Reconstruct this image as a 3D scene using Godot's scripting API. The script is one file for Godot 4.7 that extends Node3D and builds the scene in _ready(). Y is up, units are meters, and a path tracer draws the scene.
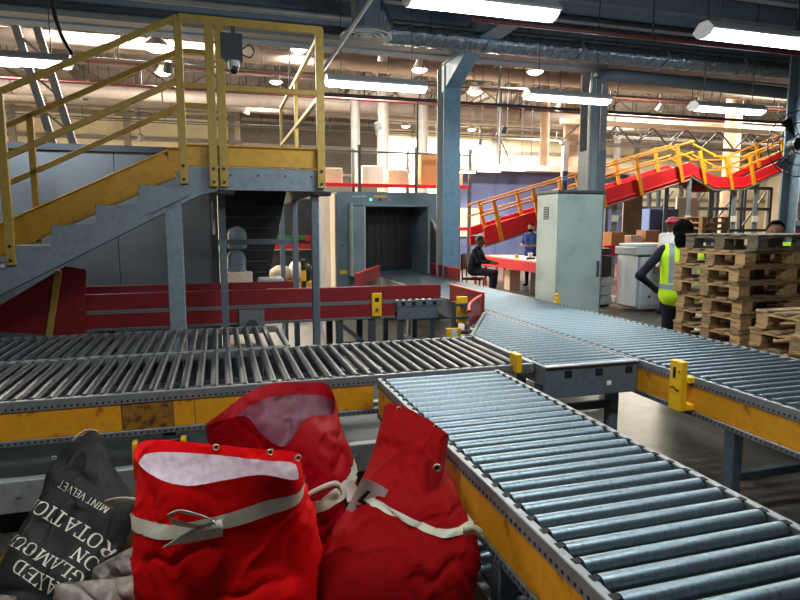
extends Node3D
# Parcel hall: roller conveyors under a mezzanine, red mail bags, bright high hall behind.

const LAMP_E := 3.2
const HALL_E := 175.0
const ROOF := 9.6

var taken := {}
var M := {}
var cache := {}
var kids := {}
var rng := RandomNumberGenerator.new()

# ---------------------------------------------------------------- helpers
func numbered(called: String) -> String:
	if not taken.has(called):
		taken[called] = 0
		return called
	taken[called] += 1
	return "%s_%03d" % [called, taken[called]]

func tag(o, label: String, category: String, group := "", kind := ""):
	if label: o.set_meta("label", label)
	if category: o.set_meta("category", category)
	if group: o.set_meta("group", group)
	if kind: o.set_meta("kind", kind)
	return o

func thing(called: String, label: String, category: String, where := Vector3.ZERO, turn := 0.0, group := "") -> Node3D:
	var o := Node3D.new()
	o.name = numbered(called)
	add_child(o)
	o.position = where
	o.rotation.y = turn
	tag(o, label, category, group)
	return o

func part(parent: Node, called: String, mesh: Mesh, m: Material, xf := Transform3D.IDENTITY) -> MeshInstance3D:
	var o := MeshInstance3D.new()
	if parent == self:
		o.name = numbered(called)
	else:
		var pid := parent.get_instance_id()
		if not kids.has(pid): kids[pid] = {}
		var c: Dictionary = kids[pid]
		if c.has(called):
			c[called] += 1
			o.name = "%s_%03d" % [called, c[called]]
		else:
			c[called] = 0
			o.name = called
	o.mesh = mesh
	o.material_override = m
	o.transform = xf
	parent.add_child(o, true)
	return o

func single(called: String, label: String, category: String, mesh: Mesh, m: Material, xf := Transform3D.IDENTITY, group := "") -> MeshInstance3D:
	return tag(part(self, called, mesh, m, xf), label, category, group)

func struct(called: String, mesh: Mesh, m: Material, xf := Transform3D.IDENTITY, label := "") -> MeshInstance3D:
	return tag(part(self, called, mesh, m, xf), label, "", "", "structure")

func copy(o: Node3D, label := "") -> Node3D:
	var c = o.duplicate()
	c.name = numbered(String(o.name).rstrip("_0123456789"))
	add_child(c)
	if label: c.set_meta("label", label)
	return c

func at(x: float, y: float, z: float, turn := 0.0) -> Transform3D:
	return Transform3D(Basis(Vector3.UP, turn), Vector3(x, y, z))

func quad(st: SurfaceTool, a: Vector3, b: Vector3, c: Vector3, d: Vector3):
	for p in [a, b, c, a, c, d]: st.add_vertex(p)

# chamfered box centred on the origin
func bx(sx: float, sy: float, sz: float, bev := 0.004) -> Mesh:
	var key := "b%.4f,%.4f,%.4f,%.4f" % [sx, sy, sz, bev]
	if cache.has(key): return cache[key]
	var e: float = minf(bev, minf(sx, minf(sy, sz)) * 0.45)
	var h := Vector3(sx, sy, sz) * 0.5
	var st := SurfaceTool.new()
	st.begin(Mesh.PRIMITIVE_TRIANGLES)
	st.set_smooth_group(-1)
	var ax := [Vector3.RIGHT, Vector3.UP, Vector3.BACK]
	for k in 3:
		for s in [-1.0, 1.0]:
			var n: Vector3 = ax[k] * s
			var u: Vector3 = ax[(k + 1) % 3]
			var v: Vector3 = ax[(k + 2) % 3] * s
			var hu: float = h[(k + 1) % 3] - e
			var hv: float = h[(k + 2) % 3] - e
			var c: Vector3 = n * h[k]
			quad(st, c - u * hu - v * hv, c - u * hu + v * hv, c + u * hu + v * hv, c + u * hu - v * hv)
	for k in 3:
		var i := (k + 1) % 3
		var j := (k + 2) % 3
		for si in [-1.0, 1.0]:
			for sj in [-1.0, 1.0]:
				var p1: Vector3 = ax[i] * si * h[i] + ax[j] * sj * (h[j] - e)
				var p2: Vector3 = ax[i] * si * (h[i] - e) + ax[j] * sj * h[j]
				var w: Vector3 = ax[k] * (h[k] - e)
				if si * sj > 0: quad(st, p1 - w, p1 + w, p2 + w, p2 - w)
				else: quad(st, p1 - w, p2 - w, p2 + w, p1 + w)
	for sx_ in [-1.0, 1.0]:
		for sy_ in [-1.0, 1.0]:
			for sz_ in [-1.0, 1.0]:
				var s3 := Vector3(sx_, sy_, sz_)
				var a := Vector3(h.x, h.y - e, h.z - e) * s3
				var b := Vector3(h.x - e, h.y, h.z - e) * s3
				var c := Vector3(h.x - e, h.y - e, h.z) * s3
				var tri := [a, c, b] if sx_ * sy_ * sz_ > 0 else [a, b, c]
				for p in tri: st.add_vertex(p)
	st.generate_normals()
	cache[key] = st.commit()
	return cache[key]

func cyl(r: float, h: float, n := 16, r2 := -1.0) -> Mesh:
	var key := "c%.4f,%.4f,%d,%.4f" % [r, h, n, r2]
	if cache.has(key): return cache[key]
	var m := CylinderMesh.new()
	m.bottom_radius = r
	m.top_radius = r if r2 < 0 else r2
	m.height = h
	m.radial_segments = n
	m.rings = 0
	cache[key] = m
	return m

# place a mesh whose long axis is local Y from a to b
func along(a: Vector3, b: Vector3, hint := Vector3.BACK) -> Transform3D:
	var y := (b - a).normalized()
	if absf(y.dot(hint)) > 0.98: hint = Vector3.RIGHT
	var x := y.cross(hint).normalized()
	var z := x.cross(y).normalized()
	return Transform3D(Basis(x, y, z), (a + b) * 0.5)

func rod(parent: Node, called: String, a: Vector3, b: Vector3, r: float, m: Material, n := 10) -> MeshInstance3D:
	return part(parent, called, cyl(r, a.distance_to(b), n), m, along(a, b))

func bar(parent: Node, called: String, a: Vector3, b: Vector3, w: float, d: float, m: Material, bev := 0.004, hint := Vector3.BACK) -> MeshInstance3D:
	return part(parent, called, bx(w, a.distance_to(b), d, bev), m, along(a, b, hint))

func boxp(parent: Node, called: String, lo: Vector3, hi: Vector3, m: Material, bev := 0.004) -> MeshInstance3D:
	var s := (hi - lo).abs()
	return part(parent, called, bx(s.x, s.y, s.z, bev), m, Transform3D(Basis.IDENTITY, (lo + hi) * 0.5))

# extrude a polygon of the x-y plane along z (from -d/2 to d/2)
func extrude(poly: PackedVector2Array, d: float) -> Mesh:
	if Geometry2D.is_polygon_clockwise(poly):
		poly = poly.duplicate()
		poly.reverse()
	var st := SurfaceTool.new()
	st.begin(Mesh.PRIMITIVE_TRIANGLES)
	st.set_smooth_group(-1)
	var idx := Geometry2D.triangulate_polygon(poly)
	for t in range(0, idx.size(), 3):
		var p := [poly[idx[t]], poly[idx[t + 1]], poly[idx[t + 2]]]
		if (p[1] - p[0]).cross(p[2] - p[0]) < 0: p = [p[0], p[2], p[1]]
		for k in [0, 2, 1]: st.add_vertex(Vector3(p[k].x, p[k].y, d * 0.5))
		for k in [0, 1, 2]: st.add_vertex(Vector3(p[k].x, p[k].y, -d * 0.5))
	for k in poly.size():
		var a := poly[k]
		var b := poly[(k + 1) % poly.size()]
		quad(st, Vector3(a.x, a.y, d * 0.5), Vector3(b.x, b.y, d * 0.5), Vector3(b.x, b.y, -d * 0.5), Vector3(a.x, a.y, -d * 0.5))
	st.generate_normals()
	return st.commit()

# smooth grid surface; f(u, v) -> Vector3 with u, v in 0..1
func grid(nu: int, nv: int, f: Callable, flip := false) -> Mesh:
	var st := SurfaceTool.new()
	st.begin(Mesh.PRIMITIVE_TRIANGLES)
	st.set_smooth_group(0)
	for j in nv + 1:
		for i in nu + 1:
			st.set_uv(Vector2(float(i) / nu, float(j) / nv))
			st.add_vertex(f.call(float(i) / nu, float(j) / nv))
	for j in nv:
		for i in nu:
			var a := j * (nu + 1) + i
			var b := a + 1
			var c := a + nu + 2
			var d := a + nu + 1
			var q := [a, b, c, a, c, d] if flip else [a, c, b, a, d, c]
			for k in q: st.add_index(k)
	st.generate_normals()
	return st.commit()

# several shapes joined into one mesh: list of [mesh, transform]
func joined(list: Array) -> Mesh:
	var st := SurfaceTool.new()
	st.begin(Mesh.PRIMITIVE_TRIANGLES)
	for e in list:
		st.append_from(e[0], 0, e[1])
	return st.commit()

func lathe(prof: PackedVector2Array, n := 24) -> Mesh:
	var k := prof.size() - 1
	return grid(n, k, func(u: float, v: float) -> Vector3:
		var p := prof[int(round(v * k))]
		return Vector3(p.x * cos(u * TAU), p.y, p.x * sin(u * TAU)), true)

# tube swept along points
func tube(pts: PackedVector3Array, r: float, n := 10, sub := 6) -> Mesh:
	var c := Curve3D.new()
	for i in pts.size():
		var t := Vector3.ZERO
		if i > 0 and i < pts.size() - 1: t = (pts[i + 1] - pts[i - 1]) / 6.0
		c.add_point(pts[i], -t, t)
	var total := (pts.size() - 1) * sub
	var ps := []
	for i in total + 1: ps.append(c.samplef(float(i) / sub))
	return grid(n, total, func(u: float, v: float) -> Vector3:
		var i := int(round(v * total))
		var d: Vector3 = (ps[mini(i + 1, total)] - ps[maxi(i - 1, 0)]).normalized()
		var h := Vector3.UP if absf(d.y) < 0.95 else Vector3.RIGHT
		var x := d.cross(h).normalized()
		var y := x.cross(d)
		return ps[i] + (x * cos(u * TAU) + y * sin(u * TAU)) * r)

# flat ribbon with thickness along points; side[i] gives the width direction
func ribbon(pts: Array, side: Array, w: float, th := 0.003, sub := 5) -> Mesh:
	var c := Curve3D.new()
	var s := Curve3D.new()
	for i in pts.size():
		var t := Vector3.ZERO
		var q := Vector3.ZERO
		if i > 0 and i < pts.size() - 1:
			t = (pts[i + 1] - pts[i - 1]) / 6.0
			q = (side[i + 1] - side[i - 1]) / 6.0
		c.add_point(pts[i], -t, t)
		s.add_point(side[i], -q, q)
	var total := (pts.size() - 1) * sub
	return grid(4, total, func(u: float, v: float) -> Vector3:
		var f := v * (pts.size() - 1)
		var p := c.samplef(f)
		var d := (c.samplef(minf(f + 0.05, pts.size() - 1)) - c.samplef(maxf(f - 0.05, 0))).normalized()
		var x := s.samplef(f).normalized()
		var n := d.cross(x).normalized()
		var k := int(round(u * 4)) % 4
		return p + x * (w * 0.5 * ([-1, 1, 1, -1][k])) + n * (th * 0.5 * ([-1, -1, 1, 1][k])))

# ---------------------------------------------------------------- materials
func noise_tex(freq: float, c: Array, o: Array, seed_ := 1, size := 512, kind := FastNoiseLite.TYPE_SIMPLEX_SMOOTH, oct := 4) -> NoiseTexture2D:
	var n := FastNoiseLite.new()
	n.noise_type = kind
	n.frequency = freq
	n.seed = seed_
	n.fractal_octaves = oct
	var t := NoiseTexture2D.new()
	t.width = size
	t.height = size
	t.seamless = true
	t.noise = n
	var g := Gradient.new()
	g.offsets = PackedFloat32Array(o)
	g.colors = PackedColorArray(c)
	t.color_ramp = g
	return t

func noise_nrm(freq: float, strength: float, seed_ := 3, size := 512, kind := FastNoiseLite.TYPE_SIMPLEX_SMOOTH) -> NoiseTexture2D:
	var n := FastNoiseLite.new()
	n.noise_type = kind
	n.frequency = freq
	n.seed = seed_
	n.fractal_octaves = 4
	var t := NoiseTexture2D.new()
	t.width = size
	t.height = size
	t.seamless = true
	t.as_normal_map = true
	t.bump_strength = strength
	t.noise = n
	return t

func mat(called: String, c: Color, rough := 0.6, metal := 0.0) -> StandardMaterial3D:
	var m := StandardMaterial3D.new()
	m.albedo_color = c
	m.roughness = rough
	m.metallic = metal
	m.cull_mode = BaseMaterial3D.CULL_DISABLED
	M[called] = m
	return m

func tri(m: StandardMaterial3D, tex: Texture2D, scale: float, world := true) -> StandardMaterial3D:
	m.albedo_texture = tex
	m.uv1_triplanar = true
	m.uv1_world_triplanar = world
	m.uv1_scale = Vector3.ONE * scale
	return m

func bump(m: StandardMaterial3D, tex: Texture2D, amount: float) -> StandardMaterial3D:
	m.normal_enabled = true
	m.normal_texture = tex
	m.normal_scale = amount
	return m

func glow(called: String, c: Color, e: float) -> StandardMaterial3D:
	var m := mat(called, c, 0.5)
	m.emission_enabled = true
	m.emission = c
	m.emission_energy_multiplier = e
	return m

func materials():
	var g := func(v: float) -> Color: return Color(v, v, v)
	var scuff := noise_tex(0.012, [g.call(0.86), g.call(0.97), g.call(1.0), g.call(0.93)], [0.0, 0.38, 0.6, 1.0], 5)
	var fine := noise_tex(0.05, [g.call(0.88), g.call(1.0), g.call(0.95)], [0.0, 0.5, 1.0], 9)
	var blot := noise_tex(0.006, [g.call(0.86), g.call(0.96), g.call(1.0)], [0.1, 0.45, 0.8], 21)
	var soft := noise_nrm(0.02, 4.0)
	var weave := noise_nrm(0.25, 6.0, 8)
	var streak := noise_tex(0.03, [g.call(0.55), g.call(0.92), g.call(1.0)], [0.05, 0.28, 0.7], 12)
	tri(mat("roller", Color(0.45, 0.51, 0.53), 0.42, 0.8), streak, 3.0)
	tri(mat("roller_old", Color(0.24, 0.25, 0.26), 0.40, 0.45), streak, 3.0)
	tri(mat("roller_end", Color(0.10, 0.10, 0.10), 0.6), fine, 3.0)
	tri(mat("rail", Color(0.50, 0.51, 0.51), 0.5, 0.4), scuff, 2.0)
	tri(mat("rail_light", Color(0.66, 0.67, 0.66), 0.45, 0.4), scuff, 2.0)
	mat("hole", Color(0.03, 0.03, 0.03), 0.9)
	tri(mat("yellow_panel", Color(0.84, 0.58, 0.07), 0.55), noise_tex(0.01, [Color(0.66, 0.56, 0.45), Color(0.95, 0.93, 0.9), Color.WHITE, Color(0.93, 0.88, 0.8)], [0.05, 0.22, 0.6, 1.0], 31), 1.3)
	tri(mat("yellow_dirty", Color(0.56, 0.40, 0.10), 0.6), noise_tex(0.015, [Color(0.45, 0.4, 0.35), Color(0.9, 0.88, 0.85), Color.WHITE], [0.1, 0.45, 0.8], 33), 2.0)
	tri(mat("yellow", Color(0.93, 0.72, 0.08), 0.45), fine, 2.0)
	tri(mat("rail_yellow", Color(0.70, 0.57, 0.24), 0.5), scuff, 1.5)
	tri(mat("rail_yellow_hall", Color(0.86, 0.58, 0.12), 0.5), fine, 1.0)
	tri(mat("stringer_yellow", Color(0.80, 0.60, 0.16), 0.5), scuff, 1.2)
	tri(mat("steel_blue", Color(0.50, 0.55, 0.58), 0.5, 0.1), scuff, 1.5)
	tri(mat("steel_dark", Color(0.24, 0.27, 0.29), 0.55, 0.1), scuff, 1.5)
	tri(mat("steel_mid", Color(0.36, 0.41, 0.44), 0.5, 0.1), scuff, 1.5)
	tri(mat("column_blue", Color(0.36, 0.48, 0.56), 0.5, 0.1), scuff, 1.0)
	tri(mat("maroon", Color(0.52, 0.09, 0.11), 0.45), scuff, 1.5)
	tri(mat("hall_red", Color(0.86, 0.12, 0.17), 0.45), scuff, 1.0)
	tri(mat("orange_red", Color(0.80, 0.20, 0.12), 0.5), scuff, 1.0)
	bump(tri(mat("bag_red", Color(0.86, 0.05, 0.06), 0.62), noise_tex(0.02, [Color(0.95, 0.92, 0.92), Color.WHITE, Color(0.97, 0.95, 0.95)], [0.2, 0.6, 1.0], 41), 2.5), weave, 0.35)
	bump(tri(mat("bag_red_thin", Color(0.60, 0.02, 0.075), 0.45), noise_tex(0.02, [Color(0.93, 0.9, 0.93), Color.WHITE, Color(0.97, 0.95, 0.95)], [0.2, 0.6, 1.0], 42), 2.5), weave, 0.3)
	bump(tri(mat("bag_red_dark", Color(0.56, 0.035, 0.045), 0.8), noise_tex(0.02, [Color(0.93, 0.9, 0.9), Color.WHITE, Color(0.96, 0.95, 0.95)], [0.2, 0.6, 1.0], 43), 2.5), weave, 0.35)
	for b in ["bag_red", "bag_red_thin", "bag_red_dark"]: M[b].metallic_specular = 0.18
	tri(mat("liner_white", Color(0.86, 0.83, 0.84), 0.55), noise_tex(0.02, [Color(0.9, 0.84, 0.86), Color.WHITE], [0.2, 0.8], 44), 3.0)
	tri(mat("liner_pink", Color(0.46, 0.13, 0.22), 0.5), noise_tex(0.02, [Color(0.8, 0.75, 0.8), Color.WHITE], [0.2, 0.8], 45), 3.0)
	bump(tri(mat("strap", Color(0.80, 0.77, 0.68), 0.8), fine, 12.0), weave, 0.4)
	tri(mat("tag_white", Color(0.83, 0.79, 0.74), 0.7), fine, 5.0)
	mat("ink", Color(0.05, 0.05, 0.055), 0.8)
	mat("brass", Color(0.72, 0.66, 0.50), 0.35, 0.9)
	bump(tri(mat("tote_black", Color(0.10, 0.10, 0.092), 0.7), noise_tex(0.02, [Color(0.7, 0.7, 0.7), Color.WHITE], [0.2, 0.8], 46), 3.0), weave, 0.4)
	mat("print_cream", Color(0.86, 0.84, 0.74), 0.7)
	bump(tri(mat("poly_grey", Color(0.66, 0.61, 0.55), 0.42), noise_tex(0.015, [Color(0.8, 0.78, 0.76), Color.WHITE], [0.2, 0.8], 47), 3.0), soft, 0.4)
	bump(tri(mat("poly_dull", Color(0.50, 0.46, 0.41), 0.45), noise_tex(0.015, [Color(0.8, 0.78, 0.76), Color.WHITE], [0.2, 0.8], 48), 3.0), soft, 0.4)
	var conc := noise_tex(0.008, [Color(0.70, 0.69, 0.67), Color(0.95, 0.94, 0.92), Color.WHITE, Color(0.84, 0.83, 0.81)], [0.0, 0.4, 0.65, 1.0], 51, 1024)
	bump(tri(mat("floor", Color(0.36, 0.34, 0.31), 0.36), conc, 0.35), soft, 0.08)
	tri(mat("wall_cream", Color(0.95, 0.91, 0.80), 0.8), blot, 0.12)
	tri(mat("wall_grey", Color(0.42, 0.40, 0.38), 0.8), blot, 0.12)
	tri(mat("wall_low", Color(0.46, 0.48, 0.50), 0.8), blot, 0.2)
	tri(mat("deck", Color(0.33, 0.39, 0.45), 0.55, 0.1), blot, 0.3)
	tri(mat("joist", Color(0.50, 0.56, 0.62), 0.55, 0.1), scuff, 0.6)
	tri(mat("roof", Color(0.62, 0.60, 0.61), 0.8), blot, 0.1)
	tri(mat("roof_steel", Color(0.60, 0.57, 0.56), 0.7), scuff, 0.4)
	tri(mat("hall_column", Color(0.52, 0.51, 0.51), 0.6), blot, 0.3)
	tri(mat("hall_column_warm", Color(0.72, 0.60, 0.50), 0.6), blot, 0.3)
	tri(mat("duct", Color(0.55, 0.60, 0.65), 0.34, 0.8), noise_tex(0.03, [g.call(0.7), g.call(1.0)], [0.2, 0.8], 61), 0.8)
	bump(M.duct, noise_nrm(0.02, 10.0, 62), 0.9)
	tri(mat("duct_tan", Color(0.54, 0.50, 0.48), 0.6), scuff, 0.4)
	tri(mat("duct_hall", Color(0.56, 0.52, 0.50), 0.55, 0.2), scuff, 0.3)
	tri(mat("pipe_red", Color(0.32, 0.13, 0.13), 0.5), fine, 1.0)
	tri(mat("pipe_dark", Color(0.16, 0.17, 0.20), 0.5), fine, 1.0)
	tri(mat("partition", Color(0.37, 0.40, 0.42), 0.6), blot, 0.25)
	tri(mat("partition_cap", Color(0.20, 0.22, 0.25), 0.6), blot, 0.25)
	tri(mat("office_blue", Color(0.36, 0.42, 0.60), 0.6), blot, 0.2)
	tri(mat("cabinet", Color(0.63, 0.69, 0.68), 0.45), blot, 0.5)
	tri(mat("cabinet_side", Color(0.66, 0.70, 0.67), 0.45), blot, 0.5)
	tri(mat("scanner", Color(0.42, 0.50, 0.53), 0.45), blot, 0.4)
	tri(mat("scanner_cream", Color(0.60, 0.57, 0.54), 0.5), blot, 0.4)
	tri(mat("rubber", Color(0.05, 0.055, 0.06), 0.6), fine, 1.0)
	tri(mat("belt_grey", Color(0.36, 0.38, 0.38), 0.55), blot, 0.8)
	tri(mat("plastic_black", Color(0.06, 0.065, 0.075), 0.5), fine, 2.0)
	tri(mat("plastic_grey", Color(0.62, 0.64, 0.64), 0.45), fine, 2.0)
	tri(mat("white_paint", Color(0.78, 0.78, 0.78), 0.45), fine, 1.0)
	tri(mat("carton", Color(0.68, 0.48, 0.30), 0.75), scuff, 1.5)
	tri(mat("carton_pale", Color(0.86, 0.78, 0.68), 0.75), scuff, 1.5)
	mat("paper", Color(0.92, 0.92, 0.90), 0.8)
	mat("paper_blue", Color(0.25, 0.40, 0.66), 0.8)
	mat("paper_red", Color(0.80, 0.28, 0.26), 0.8)
	tri(mat("goods_yellow", Color(0.92, 0.72, 0.18), 0.6), scuff, 2.0)
	tri(mat("goods_green", Color(0.20, 0.60, 0.25), 0.6), scuff, 2.0)
	tri(mat("container_grey", Color(0.30, 0.32, 0.34), 0.6), blot, 0.4)
	tri(mat("door_tan", Color(0.56, 0.48, 0.42), 0.6), blot, 0.4)
	for k in 4:
		var base: Color = [Color(0.62, 0.50, 0.34), Color(0.52, 0.43, 0.31), Color(0.68, 0.55, 0.37), Color(0.40, 0.37, 0.30)][k]
		var wood := noise_tex(0.02, [Color(0.62, 0.6, 0.56), Color.WHITE, Color(0.84, 0.8, 0.74)], [0.1, 0.55, 1.0], 71 + k, 256)
		tri(mat("wood%d" % k, base, 0.8), wood, 1.5)
		M["wood%d" % k].uv1_scale = Vector3(0.8, 6.0, 0.8)
	mat("pet", Color(0.55, 0.66, 0.72, 0.35), 0.08)
	M.pet.transparency = BaseMaterial3D.TRANSPARENCY_ALPHA
	var skin := mat("body", Color.WHITE, 0.7)
	skin.vertex_color_use_as_albedo = true
	skin.metallic_specular = 0.15
	mat("hair", Color(0.035, 0.03, 0.03), 0.8)
	M.hair.metallic_specular = 0.1
	mat("cap_pink", Color(0.72, 0.22, 0.30), 0.7)
	mat("cap_black", Color(0.04, 0.04, 0.05), 0.7)
	mat("eye", Color(0.03, 0.02, 0.02), 0.3)
	mat("fan_black", Color(0.05, 0.05, 0.06), 0.5)
	glow("tube_lens", Color(0.96, 0.98, 1.0), 6.0)
	glow("bay_glow", Color(1.0, 0.95, 0.86), 8.0)
	glow("hall_strip", Color(1.0, 0.95, 0.88), 3.0)
	glow("led_cyan", Color(0.4, 1.0, 0.85), 2.0)
const BAG_A := [
	[Vector3(-0.241, 0.005, -2.074), Vector3(-0.249, 0.005, -1.976), Vector3(-0.170, 0.005, -1.879), Vector3(-0.039, 0.005, -1.825), Vector3(0.101, 0.005, -1.798), Vector3(0.220, 0.005, -1.835), Vector3(0.268, 0.005, -1.921), Vector3(0.275, 0.005, -2.018), Vector3(0.196, 0.005, -2.115), Vector3(0.065, 0.005, -2.170), Vector3(-0.074, 0.005, -2.197), Vector3(-0.194, 0.005, -2.159)],
	[Vector3(-0.264, 0.257, -2.034), Vector3(-0.274, 0.257, -1.920), Vector3(-0.188, 0.257, -1.809), Vector3(-0.043, 0.257, -1.748), Vector3(0.112, 0.257, -1.719), Vector3(0.245, 0.257, -1.764), Vector3(0.300, 0.257, -1.864), Vector3(0.309, 0.257, -1.978), Vector3(0.223, 0.257, -2.089), Vector3(0.078, 0.257, -2.150), Vector3(-0.076, 0.257, -2.179), Vector3(-0.210, 0.257, -2.134)],
	[Vector3(-0.277, 0.441, -2.062), Vector3(-0.287, 0.441, -1.946), Vector3(-0.200, 0.441, -1.832), Vector3(-0.054, 0.441, -1.770), Vector3(0.103, 0.441, -1.741), Vector3(0.238, 0.441, -1.788), Vector3(0.293, 0.441, -1.890), Vector3(0.304, 0.441, -2.007), Vector3(0.217, 0.441, -2.120), Vector3(0.070, 0.441, -2.182), Vector3(-0.086, 0.441, -2.211), Vector3(-0.221, 0.441, -2.165)],
	[Vector3(-0.293, 0.633, -2.092), Vector3(-0.301, 0.633, -1.983), Vector3(-0.213, 0.633, -1.875), Vector3(-0.067, 0.633, -1.815), Vector3(0.088, 0.633, -1.785), Vector3(0.221, 0.633, -1.826), Vector3(0.274, 0.633, -1.921), Vector3(0.282, 0.633, -2.030), Vector3(0.195, 0.633, -2.137), Vector3(0.048, 0.633, -2.198), Vector3(-0.107, 0.633, -2.228), Vector3(-0.240, 0.633, -2.187)],
	[Vector3(-0.306, 0.870, -2.148), Vector3(-0.243, 0.859, -1.991), Vector3(-0.126, 0.856, -1.871), Vector3(-0.007, 0.878, -1.827), Vector3(0.101, 0.893, -1.797), Vector3(0.207, 0.861, -1.803), Vector3(0.242, 0.846, -1.927), Vector3(0.243, 0.839, -2.094), Vector3(0.126, 0.828, -2.191), Vector3(-0.022, 0.835, -2.258), Vector3(-0.164, 0.853, -2.292), Vector3(-0.281, 0.875, -2.267)],
]
const BAG_B := [
	[Vector3(0.049, 0.005, -2.710), Vector3(0.034, 0.005, -2.595), Vector3(0.097, 0.005, -2.488), Vector3(0.211, 0.005, -2.436), Vector3(0.334, 0.005, -2.416), Vector3(0.446, 0.005, -2.471), Vector3(0.496, 0.005, -2.575), Vector3(0.512, 0.005, -2.691), Vector3(0.449, 0.005, -2.797), Vector3(0.335, 0.005, -2.849), Vector3(0.211, 0.005, -2.869), Vector3(0.100, 0.005, -2.815)],
	[Vector3(0.007, 0.121, -2.703), Vector3(-0.012, 0.121, -2.565), Vector3(0.061, 0.121, -2.437), Vector3(0.196, 0.121, -2.375), Vector3(0.342, 0.121, -2.352), Vector3(0.474, 0.121, -2.418), Vector3(0.535, 0.121, -2.544), Vector3(0.554, 0.121, -2.683), Vector3(0.480, 0.121, -2.811), Vector3(0.346, 0.121, -2.873), Vector3(0.199, 0.121, -2.895), Vector3(0.067, 0.121, -2.829)],
	[Vector3(-0.017, 0.432, -2.772), Vector3(-0.035, 0.432, -2.628), Vector3(0.048, 0.432, -2.493), Vector3(0.198, 0.432, -2.425), Vector3(0.359, 0.432, -2.399), Vector3(0.504, 0.432, -2.465), Vector3(0.568, 0.432, -2.596), Vector3(0.586, 0.432, -2.740), Vector3(0.503, 0.432, -2.875), Vector3(0.353, 0.432, -2.942), Vector3(0.191, 0.432, -2.969), Vector3(0.047, 0.432, -2.902)],
	[Vector3(-0.081, 0.783, -2.669), Vector3(0.003, 0.841, -2.546), Vector3(0.086, 0.869, -2.461), Vector3(0.140, 0.810, -2.406), Vector3(0.230, 0.755, -2.392), Vector3(0.346, 0.814, -2.544), Vector3(0.508, 0.747, -2.802), Vector3(0.525, 0.814, -3.059), Vector3(0.399, 0.819, -3.139), Vector3(0.234, 0.814, -3.167), Vector3(0.089, 0.802, -3.020), Vector3(-0.013, 0.790, -2.818)],
]
const BAG_C := [
	[Vector3(0.306, 0.005, -1.900), Vector3(0.297, 0.005, -1.808), Vector3(0.367, 0.005, -1.718), Vector3(0.484, 0.005, -1.668), Vector3(0.609, 0.005, -1.645), Vector3(0.717, 0.005, -1.682), Vector3(0.761, 0.005, -1.763), Vector3(0.769, 0.005, -1.856), Vector3(0.700, 0.005, -1.946), Vector3(0.583, 0.005, -1.996), Vector3(0.458, 0.005, -2.019), Vector3(0.350, 0.005, -1.982)],
	[Vector3(0.272, 0.311, -1.901), Vector3(0.262, 0.311, -1.793), Vector3(0.340, 0.311, -1.688), Vector3(0.473, 0.311, -1.631), Vector3(0.615, 0.311, -1.605), Vector3(0.738, 0.311, -1.650), Vector3(0.789, 0.311, -1.745), Vector3(0.799, 0.311, -1.853), Vector3(0.721, 0.311, -1.958), Vector3(0.588, 0.311, -2.014), Vector3(0.446, 0.311, -2.041), Vector3(0.323, 0.311, -1.996)],
	[Vector3(0.308, 0.536, -1.930), Vector3(0.299, 0.536, -1.827), Vector3(0.375, 0.536, -1.727), Vector3(0.503, 0.536, -1.673), Vector3(0.641, 0.536, -1.647), Vector3(0.759, 0.536, -1.689), Vector3(0.808, 0.536, -1.779), Vector3(0.817, 0.536, -1.882), Vector3(0.741, 0.536, -1.982), Vector3(0.613, 0.536, -2.037), Vector3(0.476, 0.536, -2.062), Vector3(0.357, 0.536, -2.021)],
	[Vector3(0.436, 0.677, -1.994), Vector3(0.427, 0.677, -1.913), Vector3(0.478, 0.677, -1.837), Vector3(0.567, 0.677, -1.798), Vector3(0.663, 0.677, -1.781), Vector3(0.748, 0.677, -1.817), Vector3(0.785, 0.677, -1.889), Vector3(0.794, 0.677, -1.970), Vector3(0.743, 0.677, -2.046), Vector3(0.654, 0.677, -2.085), Vector3(0.558, 0.677, -2.102), Vector3(0.473, 0.677, -2.066)],
	[Vector3(0.534, 0.787, -2.116), Vector3(0.532, 0.787, -2.063), Vector3(0.565, 0.787, -2.014), Vector3(0.621, 0.787, -1.985), Vector3(0.684, 0.787, -1.978), Vector3(0.738, 0.787, -2.001), Vector3(0.766, 0.787, -2.046), Vector3(0.768, 0.787, -2.099), Vector3(0.735, 0.787, -2.148), Vector3(0.679, 0.787, -2.176), Vector3(0.616, 0.787, -2.184), Vector3(0.562, 0.787, -2.161)],
	[Vector3(0.620, 0.916, -2.286), Vector3(0.625, 0.940, -2.245), Vector3(0.666, 0.937, -2.201), Vector3(0.717, 0.919, -2.152), Vector3(0.769, 0.890, -2.100), Vector3(0.801, 0.869, -2.056), Vector3(0.819, 0.847, -2.069), Vector3(0.822, 0.850, -2.132), Vector3(0.784, 0.876, -2.189), Vector3(0.736, 0.899, -2.248), Vector3(0.688, 0.918, -2.286), Vector3(0.649, 0.926, -2.299)],
]
const FLAP: Array[Vector3] = [Vector3(0.731, 0.897, -1.997), Vector3(0.808, 0.858, -2.042), Vector3(0.676, 0.780, -1.872), Vector3(0.728, 0.712, -1.911), Vector3(0.692, 0.820, -1.857)]
const MAILER := [[Vector3(-0.532, 0.277, -2.528), Vector3(-0.318, 0.387, -2.499), Vector3(-0.299, 0.071, -2.305), Vector3(-0.565, 0.033, -2.380)], [Vector3(-0.631, 0.320, -2.374), Vector3(-0.301, 0.322, -2.338), Vector3(-0.290, 0.038, -2.192), Vector3(-0.666, 0.024, -2.304)], [Vector3(-0.954, 0.322, -2.429), Vector3(-0.758, 0.300, -2.367), Vector3(-0.722, 0.035, -2.217), Vector3(-0.956, 0.035, -2.287)]]
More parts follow.
